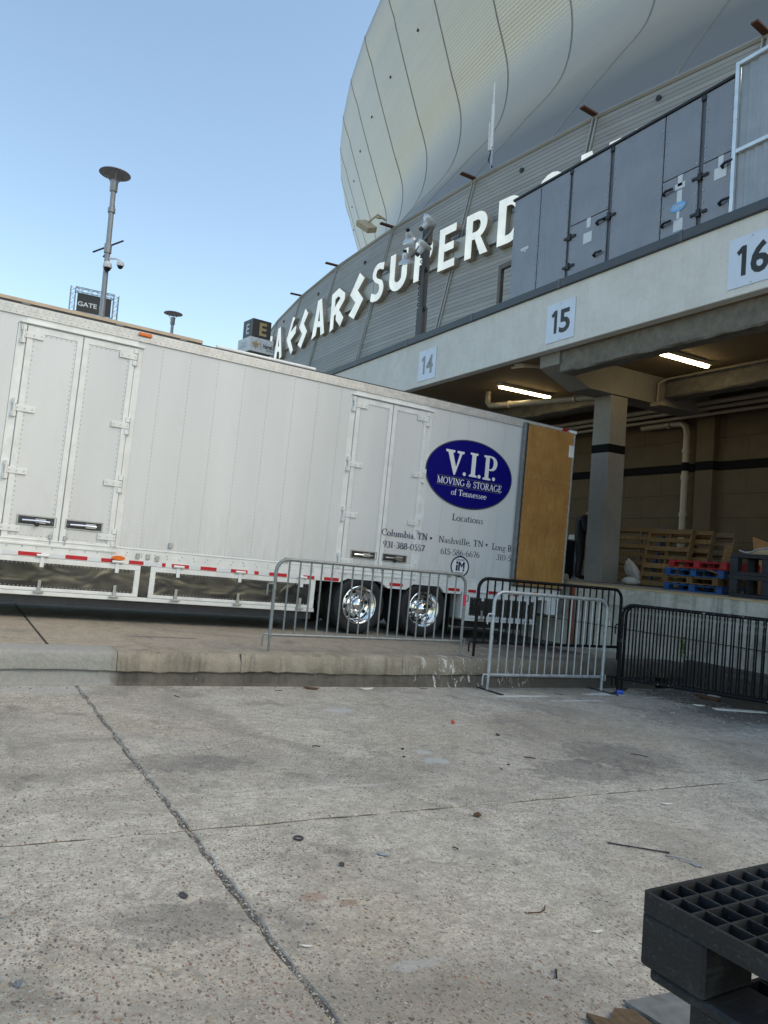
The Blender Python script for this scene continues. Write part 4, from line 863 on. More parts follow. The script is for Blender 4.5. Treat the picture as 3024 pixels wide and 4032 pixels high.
def serif1(name,s,h,width,m,parent,x,y0,z0,sx=None,align='L',thick=1.,sc=1.):
    """flat print in the plane x=const of the trailer: y runs right, z up"""
    adv=sum(GL[c][0] for c in s); k=width/(adv-.1); ox=0; mb=MB(); dep=0
    if align=='C': y0=y0-width/2
    for c in s:
        wd,st=GL[c]
        for q in st:
            dep+=1; e=x+(dep%9)*.00012
            P=lambda a,b:(e,y0+(ox+a)*k,z0+b*h)
            if q[0]=='l':
                _,x0,ya,x1,yb,w=q
                if w<0: mb.quad(P(x0,ya+w/2),P(x1,ya+w/2),P(x1,ya-w/2),P(x0,ya-w/2))
                elif abs(ya-yb)<1e-6: w*=thick; mb.quad(P(x0,ya-w/2),P(x1,ya-w/2),P(x1,ya+w/2),P(x0,ya+w/2))
                elif abs(yb-ya)<.35 and abs(x1-x0)>abs(yb-ya): w*=thick; mb.quad(P(x0,ya-w/2),P(x1,yb-w/2),P(x1,yb+w/2),P(x0,ya+w/2))
                else: w*=thick; mb.quad(P(x0-w/2,ya),P(x0+w/2,ya),P(x1+w/2,yb),P(x1-w/2,yb))
            elif q[0]=='a':
                _,cx,cy,rx,ry,a0,a1,th=q; n=max(6,int(abs(a1-a0)/20)); vs=[]
                for i in range(n+1):
                    an=R(a0+(a1-a0)*i/n); ca,sa=math.cos(an),math.sin(an); w=(.06+(th-.06)*abs(ca)**1.3)*thick
                    vs+=[P(cx+(rx-w/2*abs(ca))*ca-0*w,cy+(ry-w/2)*sa) if 0 else P(cx+ca*(rx-w/2),cy+sa*(ry-w/2)),P(cx+ca*(rx+w/2),cy+sa*(ry+w/2))]
                mb.add(vs,[(2*i,2*i+1,2*i+3,2*i+2) for i in range(n)])
            else:
                _,cx,cy,r=q; mb.add([P(cx+r*h/k*math.cos(R(t*30)),cy+r*math.sin(R(t*30))) for t in range(12)],[tuple(range(12))])
        ox+=wd
    return mb.build(name,m,parent)

# ================================================================== MOVING TRAILER
tr=empty('moving_trailer',(-11.07,0,-1.18),rot=(R(-1.64),0,0),label='long white moving company trailer backed to the loading dock',cat='trailer')
S0,S1=-6.0,10.19; W=2.59
def TB(name,m,x0,x1,y0,y1,z0,z1,b=0.,p=None,**k): return box(name,m,p or tr,x0,x1,y0,y1,z0,z1,b=b,**k)
# body: side wall sheets between rivet columns, front, far side, roof, floor
cols=[-5.9,-5.5,-4.4,-3.2,-2.0,-1.2,-.45,.02,.44]+[2.05,2.33,2.74,3.15,3.56,3.96,4.38,4.79,5.20,5.38]+[6.98,7.33,7.74,8.15,8.56,8.97,10.18]
segs=[(a,b) for a,b in zip(cols[:-1],cols[1:])]
for a,b in segs:
    if a==.44: TB('side_sheet',M['white'],-.06,0,a,b,3.86,3.97); continue
    if a==5.38: TB('side_sheet',M['white'],-.06,0,a,b,3.86,3.97); continue
    TB('side_sheet',M['white'],-.06,0,a,b,1.045,3.97)
TB('far_side',M['white'],-W,-W+.06,S0,S1,1.045,3.97); TB('front_wall',M['white'],-W,0,S0-.06,S0,1.0,4.1); TB('floor',M['wood_old'],-W+.06,-.06,S0,S1-.02,1.02,1.10)
TB('roof',M['rail'],-W+.02,-.02,S0,S1,4.075,4.095); TB('interior_liner',M['wood_old'],-W+.06,-.07,S0,S0+.02,1.1,4.07)
TB('top_rail',M['rail'],-.05,.018,S0,S1,3.955,4.028,.004); TB('top_rail',M['rail'],-.06,.010,S0,S1,4.028,4.10,.004); TB('roof_edge',M['dark_steel'],-.08,.004,S0,S1,4.10,4.118)
TB('top_rail',M['rail'],-W-.018,-W+.05,S0,S1,3.955,4.10)
# bottom rail with wheel arch cut-outs
poly=[(S0,1.045),(S0,.82),(5.50,.82),(5.64,.885),(6.24,.885),(6.40,.785),(6.75,.785),(6.90,.885),(7.44,.885),(7.54,.785),(7.9,.785),(7.9,.82),(S1,.82),(S1,1.045)]
mb=MB(); mb.prism(poly[::-1],lambda a,b,d:(d,a,b),-.10,.014); mb.build('bottom_rail',M['white_trim'],tr)
TB('rail_lip',M['white_trim'],-.02,.022,S0,S1,1.035,1.05,.003)
# rivets
rv=MB()
def riv(mb,y,z,x=.0,r=.009): 
    mb.add([(x,y+r*math.cos(R(60*i)),z+r*math.sin(R(60*i))) for i in range(6)]+[(x+.006,y+.5*r*math.cos(R(60*i)),z+.5*r*math.sin(R(60*i))) for i in range(6)],[(i,(i+1)%6,6+(i+1)%6,6+i) for i in range(6)]+[tuple(range(6,12))])
for c in cols[5:-1]:
    if c in (.44,5.38,2.05,6.98): continue
    if -.5<c<11:
        z=1.10
        while z<3.95: riv(rv,c,z); z+=.055
y=-.5
while y<10.15:
    riv(rv,y,3.99,.018); riv(rv,y+.02,4.065,.010)
    y+=.075
y=2.08
while y<10.15:
    if not 5.35<y<7.0: riv(rv,y,1.075,.0,.007)
    y+=.04
y=-.5
while y<10.1:
    for z in (.985,.945): riv(rv,y+jit(.02),z,.014,.012)
    y+=.19
rv.build('rivets',M['rivet'],tr,kind='stuff')
# double side doors
def side_doors(y0,y1,lbl):
    ym=(y0+y1)/2
    TB('door_surround',M['white_trim'],-.05,-.004,y0-.11,y0-.004,1.0,3.86); TB('door_surround',M['white_trim'],-.05,-.004,y1+.004,y1+.11,1.0,3.86)
    TB('drip_rail',M['white_trim'],-.02,.035,y0-.09,y1+.11,3.865,3.89,.004); TB('drip_rail',M['white_trim'],-.02,.006,y0-.02,y1+.02,3.89,3.955)
    TB('door_sill',M['white_trim'],-.05,.026,y0-.02,y1+.06,.965,.995,.004)
    for k,(a,b) in enumerate(((y0,ym-.001),(ym+.001,y1))):
        d=TB('side_door',M['white'],-.045,.004,a+.002,b-.002,1.0,3.855)
        e=.075
        TB('door_edge',M['white_trim'],.004,.013,a+.008,a+e,1.0,3.84,.002,d); TB('door_edge',M['white_trim'],.004,.013,b-e,b-.008,1.0,3.84,.002,d)
        TB('door_edge',M['white_trim'],.004,.012,a+e,b-e,1.0,1.0+e,.002,d); TB('door_edge',M['white_trim'],.004,.012,a+e,b-e,3.84-e,3.84,.002,d)
        r2=MB(); z=1.1
        while z<3.76:
            for yy in (a+e+.02,b-e-.02): riv(r2,yy,z,.004)
            z+=.062
        yy=a+e+.04
        while yy<b-e: riv(r2,yy,1.0+e+.02,.004); riv(r2,yy,3.84-e-.02,.004); yy+=.062
        r2.build('door_rivets',M['rivet'],d,kind='stuff')
        # recessed lever lock
        rc0,rc1=((a+.165,a+.165+.49) if k==0 else (b-.155-.49,b-.155))
        h=empty('lock_recess',(0,(rc0+rc1)/2,1.292)); h.parent=d
        w2=.245; TB('lock_plate',M['dark_steel'],.0045,.008,-w2,w2,-.068,.068,0,h)
        for (p,q,r_,s_) in ((-w2,w2,.05,.068),(-w2,w2,-.068,-.05),(-w2,-w2+.02,-.05,.05),(w2-.02,w2,-.05,.05)): TB('lock_frame',M['steel'],.008,.014,p,q,r_,s_,.002,h)
        MB().tube([(.022,-.18,-.005),(.024,.0,0),(.022,.16,-.004)],.017,8).build('lock_lever',M['chrome'],h,smooth=True); TB('lock_bracket',M['steel'],.008,.034,.02 if k else -.02,.15 if k else .11,-.032,.032,.004,h)
        if k==0 and lbl or (k==1 and not lbl): TB('padlock',M['black'],.02,.05,-.02,.03,-.07,-.02,.006,h)
    for (yy,sgn) in ((y0-.02,1),(y1+.02,-1)):
        for z in (3.72,2.74,1.92,1.17):
            hg=empty('door_hinge',(0.0,yy,z)); hg.parent=tr
            MB().tube([(.028,-.02*sgn,-.12),(.028,-.02*sgn,.12)],.014,8).build('hinge_pin',M['white_trim'],hg)
            a,b=sorted((-.005*sgn,.235*sgn)); TB('hinge_strap',M['white_trim'],.013,.024,a,b,-.042,.042,.003,hg)
            for zz in (.085,-.085): TB('hinge_lug',M['white_trim'],0,.026,-.05,.012,zz-.035,zz+.035,.003,hg)
            for q in (.02,.11,.20): MB().tube([(.024,q*sgn,.0),(.030,q*sgn,.0)],.010,6).build('hinge_bolt',M['rivet'],hg)
    for yy in (ym-.10,ym+.08):
        TB('door_catch',M['steel'],.012,.028,yy-.022,yy+.022,1.07,1.13,.003); TB('door_catch_pin',M['steel'],.013,.024,yy-.006,yy+.006,1.0,1.07)
side_doors(.555,1.955,True); side_doors(5.48,6.875,False)
# reflective tape on the bottom rail
for a,b in ((-.2,.08),(.25,.56),(.79,1.07),(1.37,1.65),(1.83,2.06),(2.20,2.40),(2.66,2.71),(2.80,3.05),(3.22,3.46),(3.68,3.94),(4.05,4.12),(4.29,4.58),(4.86,5.05),(5.22,5.48),(6.43,6.69),(7.62,7.86),(8.05,8.22),(8.50,8.78),(9.0,9.2)): TB('red_reflector_tape',M['red_tape'],.014,.0165,a,b,.828,.88)
for a,b in ((.08,.25),(.6,.78),(1.18,1.36),(1.66,1.82),(2.42,2.62),(3.06,3.21),(3.47,3.67),(4.13,4.28),(4.6,4.82),(8.25,8.48)): TB('white_reflector_tape',M['white_tape'],.014,.0162,a,b,.828,.88)
for y,z in ((2.31,.95),(2.45,.95),(2.58,.935),(2.75,1.14),(4.55,1.09),(7.62,1.10)):
    TB('placard_clip',M['steel'],.0,.03,y-.026,y+.026,z-.038,z+.038,.004)
def lens(name,m,y,z,a=.09,b=.03,x=.016): 
    mb=MB(); mb.prism(arc(0,0,a,b,0,348,24),lambda p,q,d:(d,y+p,z+q),x,x+.028); mb.build(name,m,tr,smooth=True)
lens('marker_light',M['amber'],2.05,.90); TB('marker_light',M['amber'],.012,.04,1.96,2.14,4.035,4.085,.008); TB('marker_light',M['amber'],.016,.035,9.52,9.64,.885,.935,.006)
# belly boxes with stainless doors
def belly(y0,y1,latches,label=None):
    b=empty('belly_box',(0,y0,0)); b.parent=tr; L=y1-y0
    def Q(name,m,*a,**k): return TB(name,m,*a,p=b,**k)
    Q('box_shell',M['dark_steel'],-.75,-.03,0.01,L-.01,.335,.815); e=.075
    Q('door_frame',M['white_trim'],-.03,.016,0,L,.745,.815,b=.004); Q('door_frame',M['white_trim'],-.03,.016,0,L,.375,.42,b=.004); Q('door_frame',M['white_trim'],-.03,.0155,0,e,.42,.745,b=.004); Q('door_frame',M['white_trim'],-.03,.0155,L-e,L,.42,.745,b=.004)
    Q('stainless_panel',M['wavy'],-.02,.004,e,L-e,.42,.745)
    r=MB(); yy=e+.03
    while yy<L-e: riv(r,yy,.435,.004,.007); riv(r,yy,.73,.004,.007); yy+=.05
    for z in (.5,.58,.66): riv(r,e+.012,z,.004,.007); riv(r,L-e-.012,z,.004,.007)
    r.build('panel_rivets',M['rivet'],b,kind='stuff')
    for y in latches:
        Q('hinge',M['white_trim'],.016,.03,y-.026,y+.026,.69,.86,b=.003); MB().tube([(.034,y-.075,.845),(.034,y+.075,.845)],.018,8).build('hinge_barrel',M['white_trim'],b)
        Q('latch_bar',M['steel'],.0165,.034,y-.022,y+.022,.37,.52,b=.004); Q('latch_foot',M['steel'],.016,.05,y-.062,y+.062,.35,.375,b=.004)
belly(-2.4,-.35,(.5,1.6)); belly(-.22,2.37,(.55+.76,2.05+.22)); belly(2.51,5.08,(.39,1.32,2.33)); belly(8.03,9.66,(.35,1.40))
TB('skirt_rail',M['white_trim'],-.5,.012,-2.4,5.10,.315,.372,.006); TB('skirt_rail',M['white_trim'],-.5,.012,8.03,9.68,.325,.372,.006)
TB('stainless_panel',M['wavy'],-.02,-.002,2.375,2.505,.372,.82); TB('stainless_panel',M['wavy'],-.02,-.002,-.345,-.225,.372,.82)
TB('belly_pan',M['dark_steel'],-2.3,-.10,-3.5,5.1,.19,.335); TB('belly_pan',M['dark_steel'],-2.3,-.3,8.1,9.6,.19,.335); TB('chassis_beam',M['dark_steel'],-1.9,-1.6,S0,S1-.2,.6,1.02); TB('chassis_beam',M['dark_steel'],-1.0,-.7,S0,S1-.2,.6,1.02)
TB('box_return',M['white_trim'],-.4,.013,7.93,8.03,.36,.82,.006); TB('rear_fender',M['white_trim'],-.3,.012,9.91,10.12,.53,.82,.006); TB('rear_fender',M['white_trim'],-.06,.01,9.66,9.91,.79,.82)
TB('bumper',M['dark_steel'],-2.3,-.3,10.05,10.15,.5,.62); TB('rear_ledge',M['wood_old'],-W,.05,9.0,10.2,1.005,1.035,.004)
# wheels
def wheel(y,x,outer=True):
    w=empty('wheel',(x,y,.475)); w.parent=tr; fn=lambda a,b,h:(h,a,b); r=.468
    pf=[(.30,-.26),(.40,-.275),(.445,-.26),(.463,-.235),(r,-.20)]
    for i in range(6):
        z=-.195+i*.033; pf+=[(r,z),(r,z+.022),(r-.011,z+.025),(r-.011,z+.030)]
    pf+=[(r,.005),(.463,.035),(.445,.058),(.40,.072),(.33,.066),(.305,.045),(.30,.02)]
    MB().lathe([(.05,-.24),(.29,-.25)]+pf+[(.29,.0),(.285,-.20)],48,fn,cap=False).build('tyre',M['rubber'],w,smooth=True)
    if outer:
        MB().lathe([(.318,.045),(.312,.066),(.300,.068),(.290,.045),(.286,0.02),(.262,-.005),(.256,-.05),(.240,-.085),(.205,-.10),(.17,-.098),(.12,-.095)],40,fn,cap=False).build('rim',M['chrome'],w,smooth=True)
        for k in range(8):
            a=R(45*k+12); MB().tube([(-.094,.212*math.cos(a),.212*math.sin(a)),(-.088,.212*math.cos(a),.212*math.sin(a))],.032,12).build('hand_hole',M['black'],w)
        MB().lathe([(.168,-.097),(.16,-.08),(.125,-.072),(.12,-.01),(.112,.025),(.09,.055),(.05,.075),(.005,.082)],28,fn).build('hub_cap',M['chrome'],w,smooth=True)
        for k in range(10):
            a=R(36*k); MB().tube([(-.10,.142*math.cos(a),.142*math.sin(a)),(-.045,.142*math.cos(a),.142*math.sin(a))],.017,6).build('wheel_nut',M['chrome'],w)
for y in (5.91,7.16):
    wheel(y,-.06); wheel(y,-.42,False); wheel(y,-W+.34,False); wheel(y,-W+.70,False)
    MB().tube([(-2.3,y,.475),(-.3,y,.475)],.07,10).build('axle',M['dark_steel'],tr)
TB('mud_flap',M['black'],-.65,-.05,7.72,7.735,.12,.80)
for y in (-3.6,):
    for x in (-.4,-2.2): TB('landing_leg',M['dark_steel'],x-.07,x+.07,y-.07,y+.07,.02,1.0)
# rear door swung round flat against the side, plywood face outward
d=empty('rear_door',(0,10.18,0)); d.parent=tr
def RD(name,m,x0,x1,y0,y1,z0,z1,b=0.): return box(name,m,d,x0,x1,y0-10.18,y1-10.18,z0,z1,b=b)
RD('door_core',M['steel'],.045,.095,8.955,10.17,1.04,4.03); RD('plywood_face',M['ply'],.095,.104,9.02,10.15,1.055,4.02); RD('edge_channel',M['galv2'],.04,.108,8.945,8.985,1.04,4.04,.004); RD('edge_channel',M['dark_steel'],.045,.106,8.985,9.02,1.04,4.03); RD('edge_channel',M['galv'],.06,.106,10.15,10.185,1.04,4.03,.004)
r=MB()
for z in [1.1+i*.15 for i in range(20)]:
    riv(r,9.04-10.18,z,.104,.008); riv(r,10.13-10.18,z,.104,.008)
for y in [9.1+i*.14 for i in range(8)]:
    for z in (1.09,1.75,3.05,4.0): riv(r,y-10.18,z,.104,.008)
r.build('screws',M['rivet'],d,kind='stuff')
for z in (3.665,): RD('hinge_bracket',M['white_trim'],.104,.118,10.04,10.165,z-.115,z+.115,.004); 
TB('rear_header',M['dark_steel'],-W,.06,10.1,10.25,4.04,4.13,.006); lens('tail_light',M['red_lens'],9.98,4.075,.07,.026,.02); TB('header_bracket',M['white_trim'],-.02,.075,10.08,10.24,4.03,4.085,.004); TB('rear_post',M['galv2'],-.08,.03,10.10,10.19,1.0,4.04)
# print on the side
def disc(name,m,y,z,a,b,x0,x1,n=64): 
    mb=MB(); mb.prism(arc(0,0,a,b,0,360-360/n,n-1),lambda p,q,d:(d,y+p,z+q),x0,x1); return mb.build(name,m,tr)
LX=.0105
disc('logo_rim',M['logo_rim'],7.865,2.90,.945,.615,.002,.0095); disc('logo_oval',M['logo_blue'],7.865,2.90,.925,.595,.002,LX)
# big serif initials
def pl(name,outl,x): 
    o=poly_letter(name,outl,M['logo_white'],tr,(x,0,0),(0,1,0),(0,0,1),.0004); return o
pl('logo_letter',[[(7.305,3.285),(7.315,3.245),(7.36,3.235),(7.505,2.855),(7.535,2.855),(7.655,3.235),(7.70,3.25),(7.70,3.285),(7.55,3.285),(7.55,3.25),(7.605,3.235),(7.545,2.995),(7.46,3.235),(7.50,3.25),(7.50,3.285)]],.0115)
pl('logo_letter',[[(7.835,3.30),(7.835,3.27),(7.875,3.255),(7.875,2.915),(7.835,2.90),(7.835,2.87),(8.005,2.87),(8.005,2.90),(7.965,2.915),(7.965,3.255),(8.005,3.27),(8.005,3.30)]],.0115)
pl('logo_letter',[[(8.14,3.30),(8.14,3.27),(8.18,3.255),(8.18,2.905),(8.14,2.89),(8.14,2.86),(8.315,2.86),(8.315,2.89),(8.265,2.905),(8.265,3.04)]+[(8.30,3.035),(8.37,3.045),(8.42,3.085),(8.445,3.15),(8.44,3.21),(8.41,3.26),(8.35,3.295),(8.28,3.305)],[(8.265,3.065),(8.265,3.275),(8.31,3.27),(8.345,3.24),(8.36,3.19),(8.355,3.125),(8.33,3.08),(8.30,3.065)]],.0115)
for y in (7.735,8.06,8.385): disc('logo_stop',M['logo_white'],y,2.895,.034,.034,.009,.012,16)
for z in (2.815,2.655): TB('logo_line',M['logo_rim'],.010,.0114,7.17,8.58,z-.008,z+.008)
serif('logo_lettering','MOVING & STORAGE',.115,1.40,M['logo_white'],tr,.0125,7.175,2.678); serif('logo_lettering','of Tennessee',.105,.76,M['logo_white'],tr,.0125,7.49,2.505)
NV=M['navy_text']; px=.0145
serif('print','Locations',.115,.67,NV,tr,.0025,7.565,2.06); serif('print','Columbia, TN',.11,.90,NV,tr,px,6.18,1.655); serif('print','931-388-0557',.105,.82,NV,tr,px,6.225,1.46); serif('print','Nashville, TN',.11,.96,NV,tr,.0025,7.325,1.65); serif('print','615-586-6676',.105,.835,NV,tr,.0025,7.39,1.452)
serif('print','Long B',.115,.44,NV,tr,.0025,8.49,1.63); serif('print','310-5',.105,.335,NV,tr,.0025,8.61,1.455)
for y in (7.17,8.37): disc('print_bullet',NV,y,1.70,.022,.022,.001,.0035 if y>7.2 else .0045,14)
# round mover badge
disc('badge_ring',NV,7.83,1.262,.20,.19,.001,.0020,40); disc('badge_face',M['logo_white'],7.83,1.262,.172,.163,.001,.0026,40)
def P2(n_,o_): return poly_letter(n_,o_,NV,tr,(.0034,7.83,1.262),(0,1,0),(0,0,1),.0003)
P2('badge_letter',[[(-.085,-.075),(-.085,.03),(-.045,.03),(-.045,-.075)]]); P2('badge_letter',[[(-.085,.045),(-.085,.09),(-.045,.09),(-.045,.045)]])
P2('badge_letter',[[(-.035,-.075),(-.035,.09),(.0,.09),(.035,.03),(.07,.09),(.10,.09),(.10,-.03),(.065,-.03),(.065,.035),(.035,-.015),(.0,.035),(.0,-.075)]]); P2('badge_letter',[[(.065,-.075),(.065,-.04),(.10,-.04),(.10,-.075)]])
text('badge_lettering','CERTIFIED',.04,NV,tr,(.0034,7.83,1.366),(0,1,0),(0,0,1),ex=.0003,off=.001,fit=.18); text('badge_lettering','PROMOVER',.04,NV,tr,(.0034,7.83,1.135),(0,1,0),(0,0,1),ex=.0003,off=.001,fit=.18)
# things lying on the trailer roof
def on_trailer(o): o.matrix_world=Matrix.Translation((-11.07,0,-1.18))@Matrix.Rotation(R(-1.64),4,'X')@o.matrix_world; return o
o=box('roof_plank',M['tan'],None,-.14,-.02,-3.5,2.88,4.135,4.185,b=.004,label='tan timber plank lying along the left end of the trailer roof edge',cat='plank'); on_trailer(o)
for y in (-2.5,-.6,.5,1.7,2.6):
    s_=TB('roof_chock',M['white_trim'],-.14,-.03,y-.05,y+.05,4.118,4.135)
o=MB().tube([(-.08,3.1,4.150),(-.08,4.73,4.150)],.032,10).build('roof_pipe',M['white_trim'],None,smooth=True,label='white tube lying on the trailer roof edge near the letters',cat='pipe'); on_trailer(o)
# ================================================================== CROWD BARRIERS
def barrier(name,p0,p1,H,nb,m,lbl,low=.2,foot=True,red=False,tr_=.021,br=.011,hook_l=True):
    p0=Vector(p0);p1=Vector(p1); L=(p1-p0).length; t=empty(name,tuple(p0),label=lbl,cat='barrier',group='steel crowd barriers')
    x=(p1-p0).normalized(); y=Vector((0,0,1)).cross(x).normalized(); z=x.cross(y)
    t.matrix_world=frame_mat(p0,x,y,z)
    rc=.15; path=[(0,0,.16)]+[(0,0,H-rc)]+[(rc-rc*math.cos(R(a)),0,H-rc+rc*math.sin(R(a))) for a in (18,36,54,72,90)]+[(L-rc+rc*math.sin(R(a)),0,H-rc+rc*math.cos(R(a))) for a in (0,18,36,54,72,90)]+[(L,0,.16)]
    MB().tube(path,tr_,10).build('frame_tube',m,t,smooth=True); MB().tube([(0,0,low),(L,0,low)],tr_*.85,8).build('bottom_rail',m,t,smooth=True)
    bm=MB().tube([(0,0,low),(0,0,H-.004)],br,6,cap=False).mesh('bar',m,True)
    for i in range(nb): link('bar',bm,t,(L*(i+1)/(nb+1)*.985+L*.0075,0,0))
    for xx in (0,L):
        MB().tube([(xx,0,0.01),(xx,0,.22)],tr_*.78,8).build('leg',m,t,smooth=True)
        if foot: box('foot',M['dark_steel'],t,xx-.025,xx+.025,-.32,.32,0,.012)
    for xx,s_ in ((0,-1),(L,1)):
        for zz in (H-.30,low):
            MB().tube([(xx,0,zz),(xx+s_*.075,0,zz+.005),(xx+s_*.085,0,zz-.02),(xx+s_*.085,0,zz-.13)] if (s_<0)==hook_l else [(xx,0,zz+.03),(xx+s_*.06,0,zz+.03),(xx+s_*.06,0,zz-.05),(xx,0,zz-.05)],.011,6).build('hook',m,t,smooth=True)
    if red: MB().tube([(L,0,H*.62),(L,0,H*.76)],tr_+.002,10).build('red_tape',M['barrier_red'],t,smooth=True)
    return t
lz=lambda x,y:(x,y,lane_z(x,y)+.006); yz=lambda x,y:(x,y,yard_z(y)+.002)
barrier('crowd_barrier',lz(-8.45,3.36),lz(-8.45,6.10),1.09,18,M['galv2'],'grey steel barrier standing on the kerb in front of the trailer wheels',red=True,foot=False)
barrier('crowd_barrier',lz(-8.42,6.30),lz(-8.42,9.02),1.07,20,M['black_paint'],'chipped black barrier on the lane edge behind the pale galvanised barrier',foot=False,tr_=.024,br=.0125)
barrier('crowd_barrier',yz(-7.97,6.22),yz(-7.94,8.22),1.28,14,M['galv'],'pale galvanised barrier standing on the yard below the kerb',tr_=.025)
barrier('crowd_barrier',yz(-7.86,8.46),yz(-5.55,9.66),1.25,26,M['black_paint'],'front black barrier slanting towards the right edge of the yard',br=.0125,tr_=.025)
barrier('crowd_barrier',yz(-7.92,8.60),yz(-5.70,9.92),1.25,26,M['black_paint'],'rear black barrier set just behind the slanting front one',br=.012)

# ================================================================== GOODS ON THE DOCK
FZ=-.290
def wood_pallet(loc,rot,lbl,m,m2=None,label_cat='pallet',group='wooden pallets on the dock'):
    t=empty('wooden_pallet',loc,rot,lbl,label_cat,group); m2=m2 or m       # flat pallet: x 1.22, y 1.02, z .14
    for y in (-.49,0,.49):
        for k in range(1): box('stringer',m2,t,-.61,.61,y-.02,y+.02,.018,.12)
    for i in range(7):
        x=-.56+i*1.12/6; w_=.045+jit(.008); box('deck_board',m if random.random()<.8 else m2,t,x-w_,x+w_,-.51+jit(.01),.51+jit(.01),.12,.138)
    for i in range(4):
        x=-.55+i*1.1/3; box('base_board',m,t,x-.05,x+.05,-.51,.51,0,.018)
    return t
def stack_at(x,y,z,rz=0): return ((x,y,z),(0,0,R(rz)))
# leaning pair by the pillar: pallets on edge against the wall
def leaning(x,y,lean,yaw,lbl,m,m2,h=0):
    # stand pallet on its 1.02 edge, long side up; underside towards -Y
    rot=Matrix.Rotation(R(yaw),4,'Z')@Matrix.Rotation(R(90-lean),4,'X')@Matrix.Rotation(R(90),4,'Z')
    t=wood_pallet((0,0,0),(0,0,0),lbl,m,m2); t.matrix_world=Matrix.Translation((x,y,FZ+.61*math.cos(R(lean))+h))@rot; return t
leaning(-10.85,12.95,14,6,'yellowish wooden pallet leaning in the middle of the dock',M['wood'],M['wood'])
leaning(-10.62,13.30,13,2,'wooden pallet leaning directly behind the yellowish one',M['wood'],M['wood_old'])
leaning(-12.05,13.45,8,28,'tall wooden pallet leaning beside the pillar next to white sacking',M['wood'],M['wood_old'],h=.05)
leaning(-10.38,13.75,10,-4,'grey weathered pallet leaning near the drain pipe',M['wood_old'],M['wood_old'],h=-.02)
o=MB().bbox(-.02,.02,-.07,.07,0,1.32,.004).build('blue_board',M['blue'],None,label='narrow dark blue board leaning on the tall pallet by the pillar',cat='board'); o.location=(-11.55,13.2,FZ); o.rotation_euler=(R(-10),R(10),R(28))
mb=MB(); mb.bbox(-.09,.09,-.02,.02,0,.95,.004); o=mb.build('loose_board',M['wood'],None,label='upright pale board leaning right of the weathered pallet',cat='board'); o.location=(-9.98,13.4,FZ); o.rotation_euler=(R(-8),R(6),0)
# flat stack: blue, wood, blue, red
for k,(m,l) in enumerate(((M['blue'],'blue pallet at the bottom of the low stack'),(M['wood'],'plain wooden pallet second from the bottom of the low stack'),(M['blue'],'blue pallet third up in the low stack'),(M['red'],'red pallet on top of the low stack'))):
    z=FZ+k*.140+(.012 if k==3 else 0)
    def block_pallet(loc,rot,lbl,m):
        t=empty('block_pallet',loc,rot,lbl,'pallet','flat stacked pallets on the dock')
        for x in (-.55,0,.55):
            for y in (-.43,0,.43): box('block',m,t,x-.06,x+.06,y-.07,y+.07,.018,.10)
        for i in range(7): x=-.55+i*1.1/6; box('deck_board',m,t,x-.06,x+.06,-.50,.50,.119,.136)
        for y in (-.43,0,.43): box('bearer',m,t,-.61,.61,y-.06,y+.06,.10,.119); box('runner',m,t,-.61,.61,y-.06,y+.06,0,.018)
        return t
    block_pallet((-9.42+(.10 if k==3 else 0)+jit(.03),12.35+jit(.03),z),(0,0,R(2+jit(3))),l,m)
mb=MB(); mb.add([(-.55,-.50,.0),(.35,-.56,-.01),(.62,-.45,-.10),(.5,.3,0),(-.5,.35,0),(-.55,-.50,.003),(.35,-.56,-.007),(.62,-.45,-.097),(.5,.3,.003),(-.5,.35,.003)],[(0,1,2,3,4),(5,6,7,8,9),(0,1,6,5),(1,2,7,6)]); o=mb.build('cardboard_sheet',M['cardboard'],None,label='flat cardboard sheet sagging between the red and blue pallets',cat='cardboard'); o.location=(-9.4,12.35,FZ+.425)
# dark plastic bulk pallets
def bulk(z,lbl):
    t=empty('plastic_bulk_pallet',(-7.55,11.75,z),(0,0,R(1)),lbl,'pallet','dark plastic pallets stacked on the dock'); m=M['crate_grey']
    def band(z0,z1,holes):
        for (a0,a1,ax,c0,c1) in ((-.62,.62,0,-.52,-.49),(-.62,.62,0,.49,.52),(-.49,.49,1,-.62,-.59),(-.49,.49,1,.59,.62)):
            if ax==0: box('side_rail',m,t,a0,a1,c0,c1,z0,z1,b=.004)
            else: box('side_rail',m,t,c0,c1,a0,a1,z0,z1,b=.004)
        if holes:
            hb=MB()
            for i in range(22): x=-.58+i*1.16/21; hb.box(x-.013,x+.013,-.5225,-.5205,(z0+z1)/2-.02,(z0+z1)/2+.02)
            for i in range(17): y=-.46+i*.92/16; hb.box(-.6225,-.6205,y-.013,y+.013,(z0+z1)/2-.02,(z0+z1)/2+.02)
            hb.build('slot_row',M['black'],t)
    band(.285,.352,True); band(.0,.06,True)
    for x in (-.56,0,.56):
        for y in (-.455,0,.455): box('post',m,t,x-.07,x+.07,y-.06,y+.06,.0605,.284,b=.006)
    box('deck',m,t,-.585,.585,-.485,.485,.30,.345)
    return t
bulk(FZ,'lower dark plastic bulk pallet at the right edge of the dock'); bulk(FZ+.354,'upper dark plastic bulk pallet at the right edge of the dock')
for k in range(3):
    o=box('timber_board',M['wood_pale'] if k<2 else M['wood'],None,-.5,.6,-.07,.07,0,.045,b=.003,label=('long pale timber board lowest on the dark bulk pallets','pale timber board lying across the dark bulk pallets','short yellow timber board on top of the board pile')[k],cat='board'); o.location=(-7.45+k*.06,11.4+k*.13,FZ+.7085+[0,.0452,.0904][k]); o.rotation_euler=(0,0,R(2-3*k))
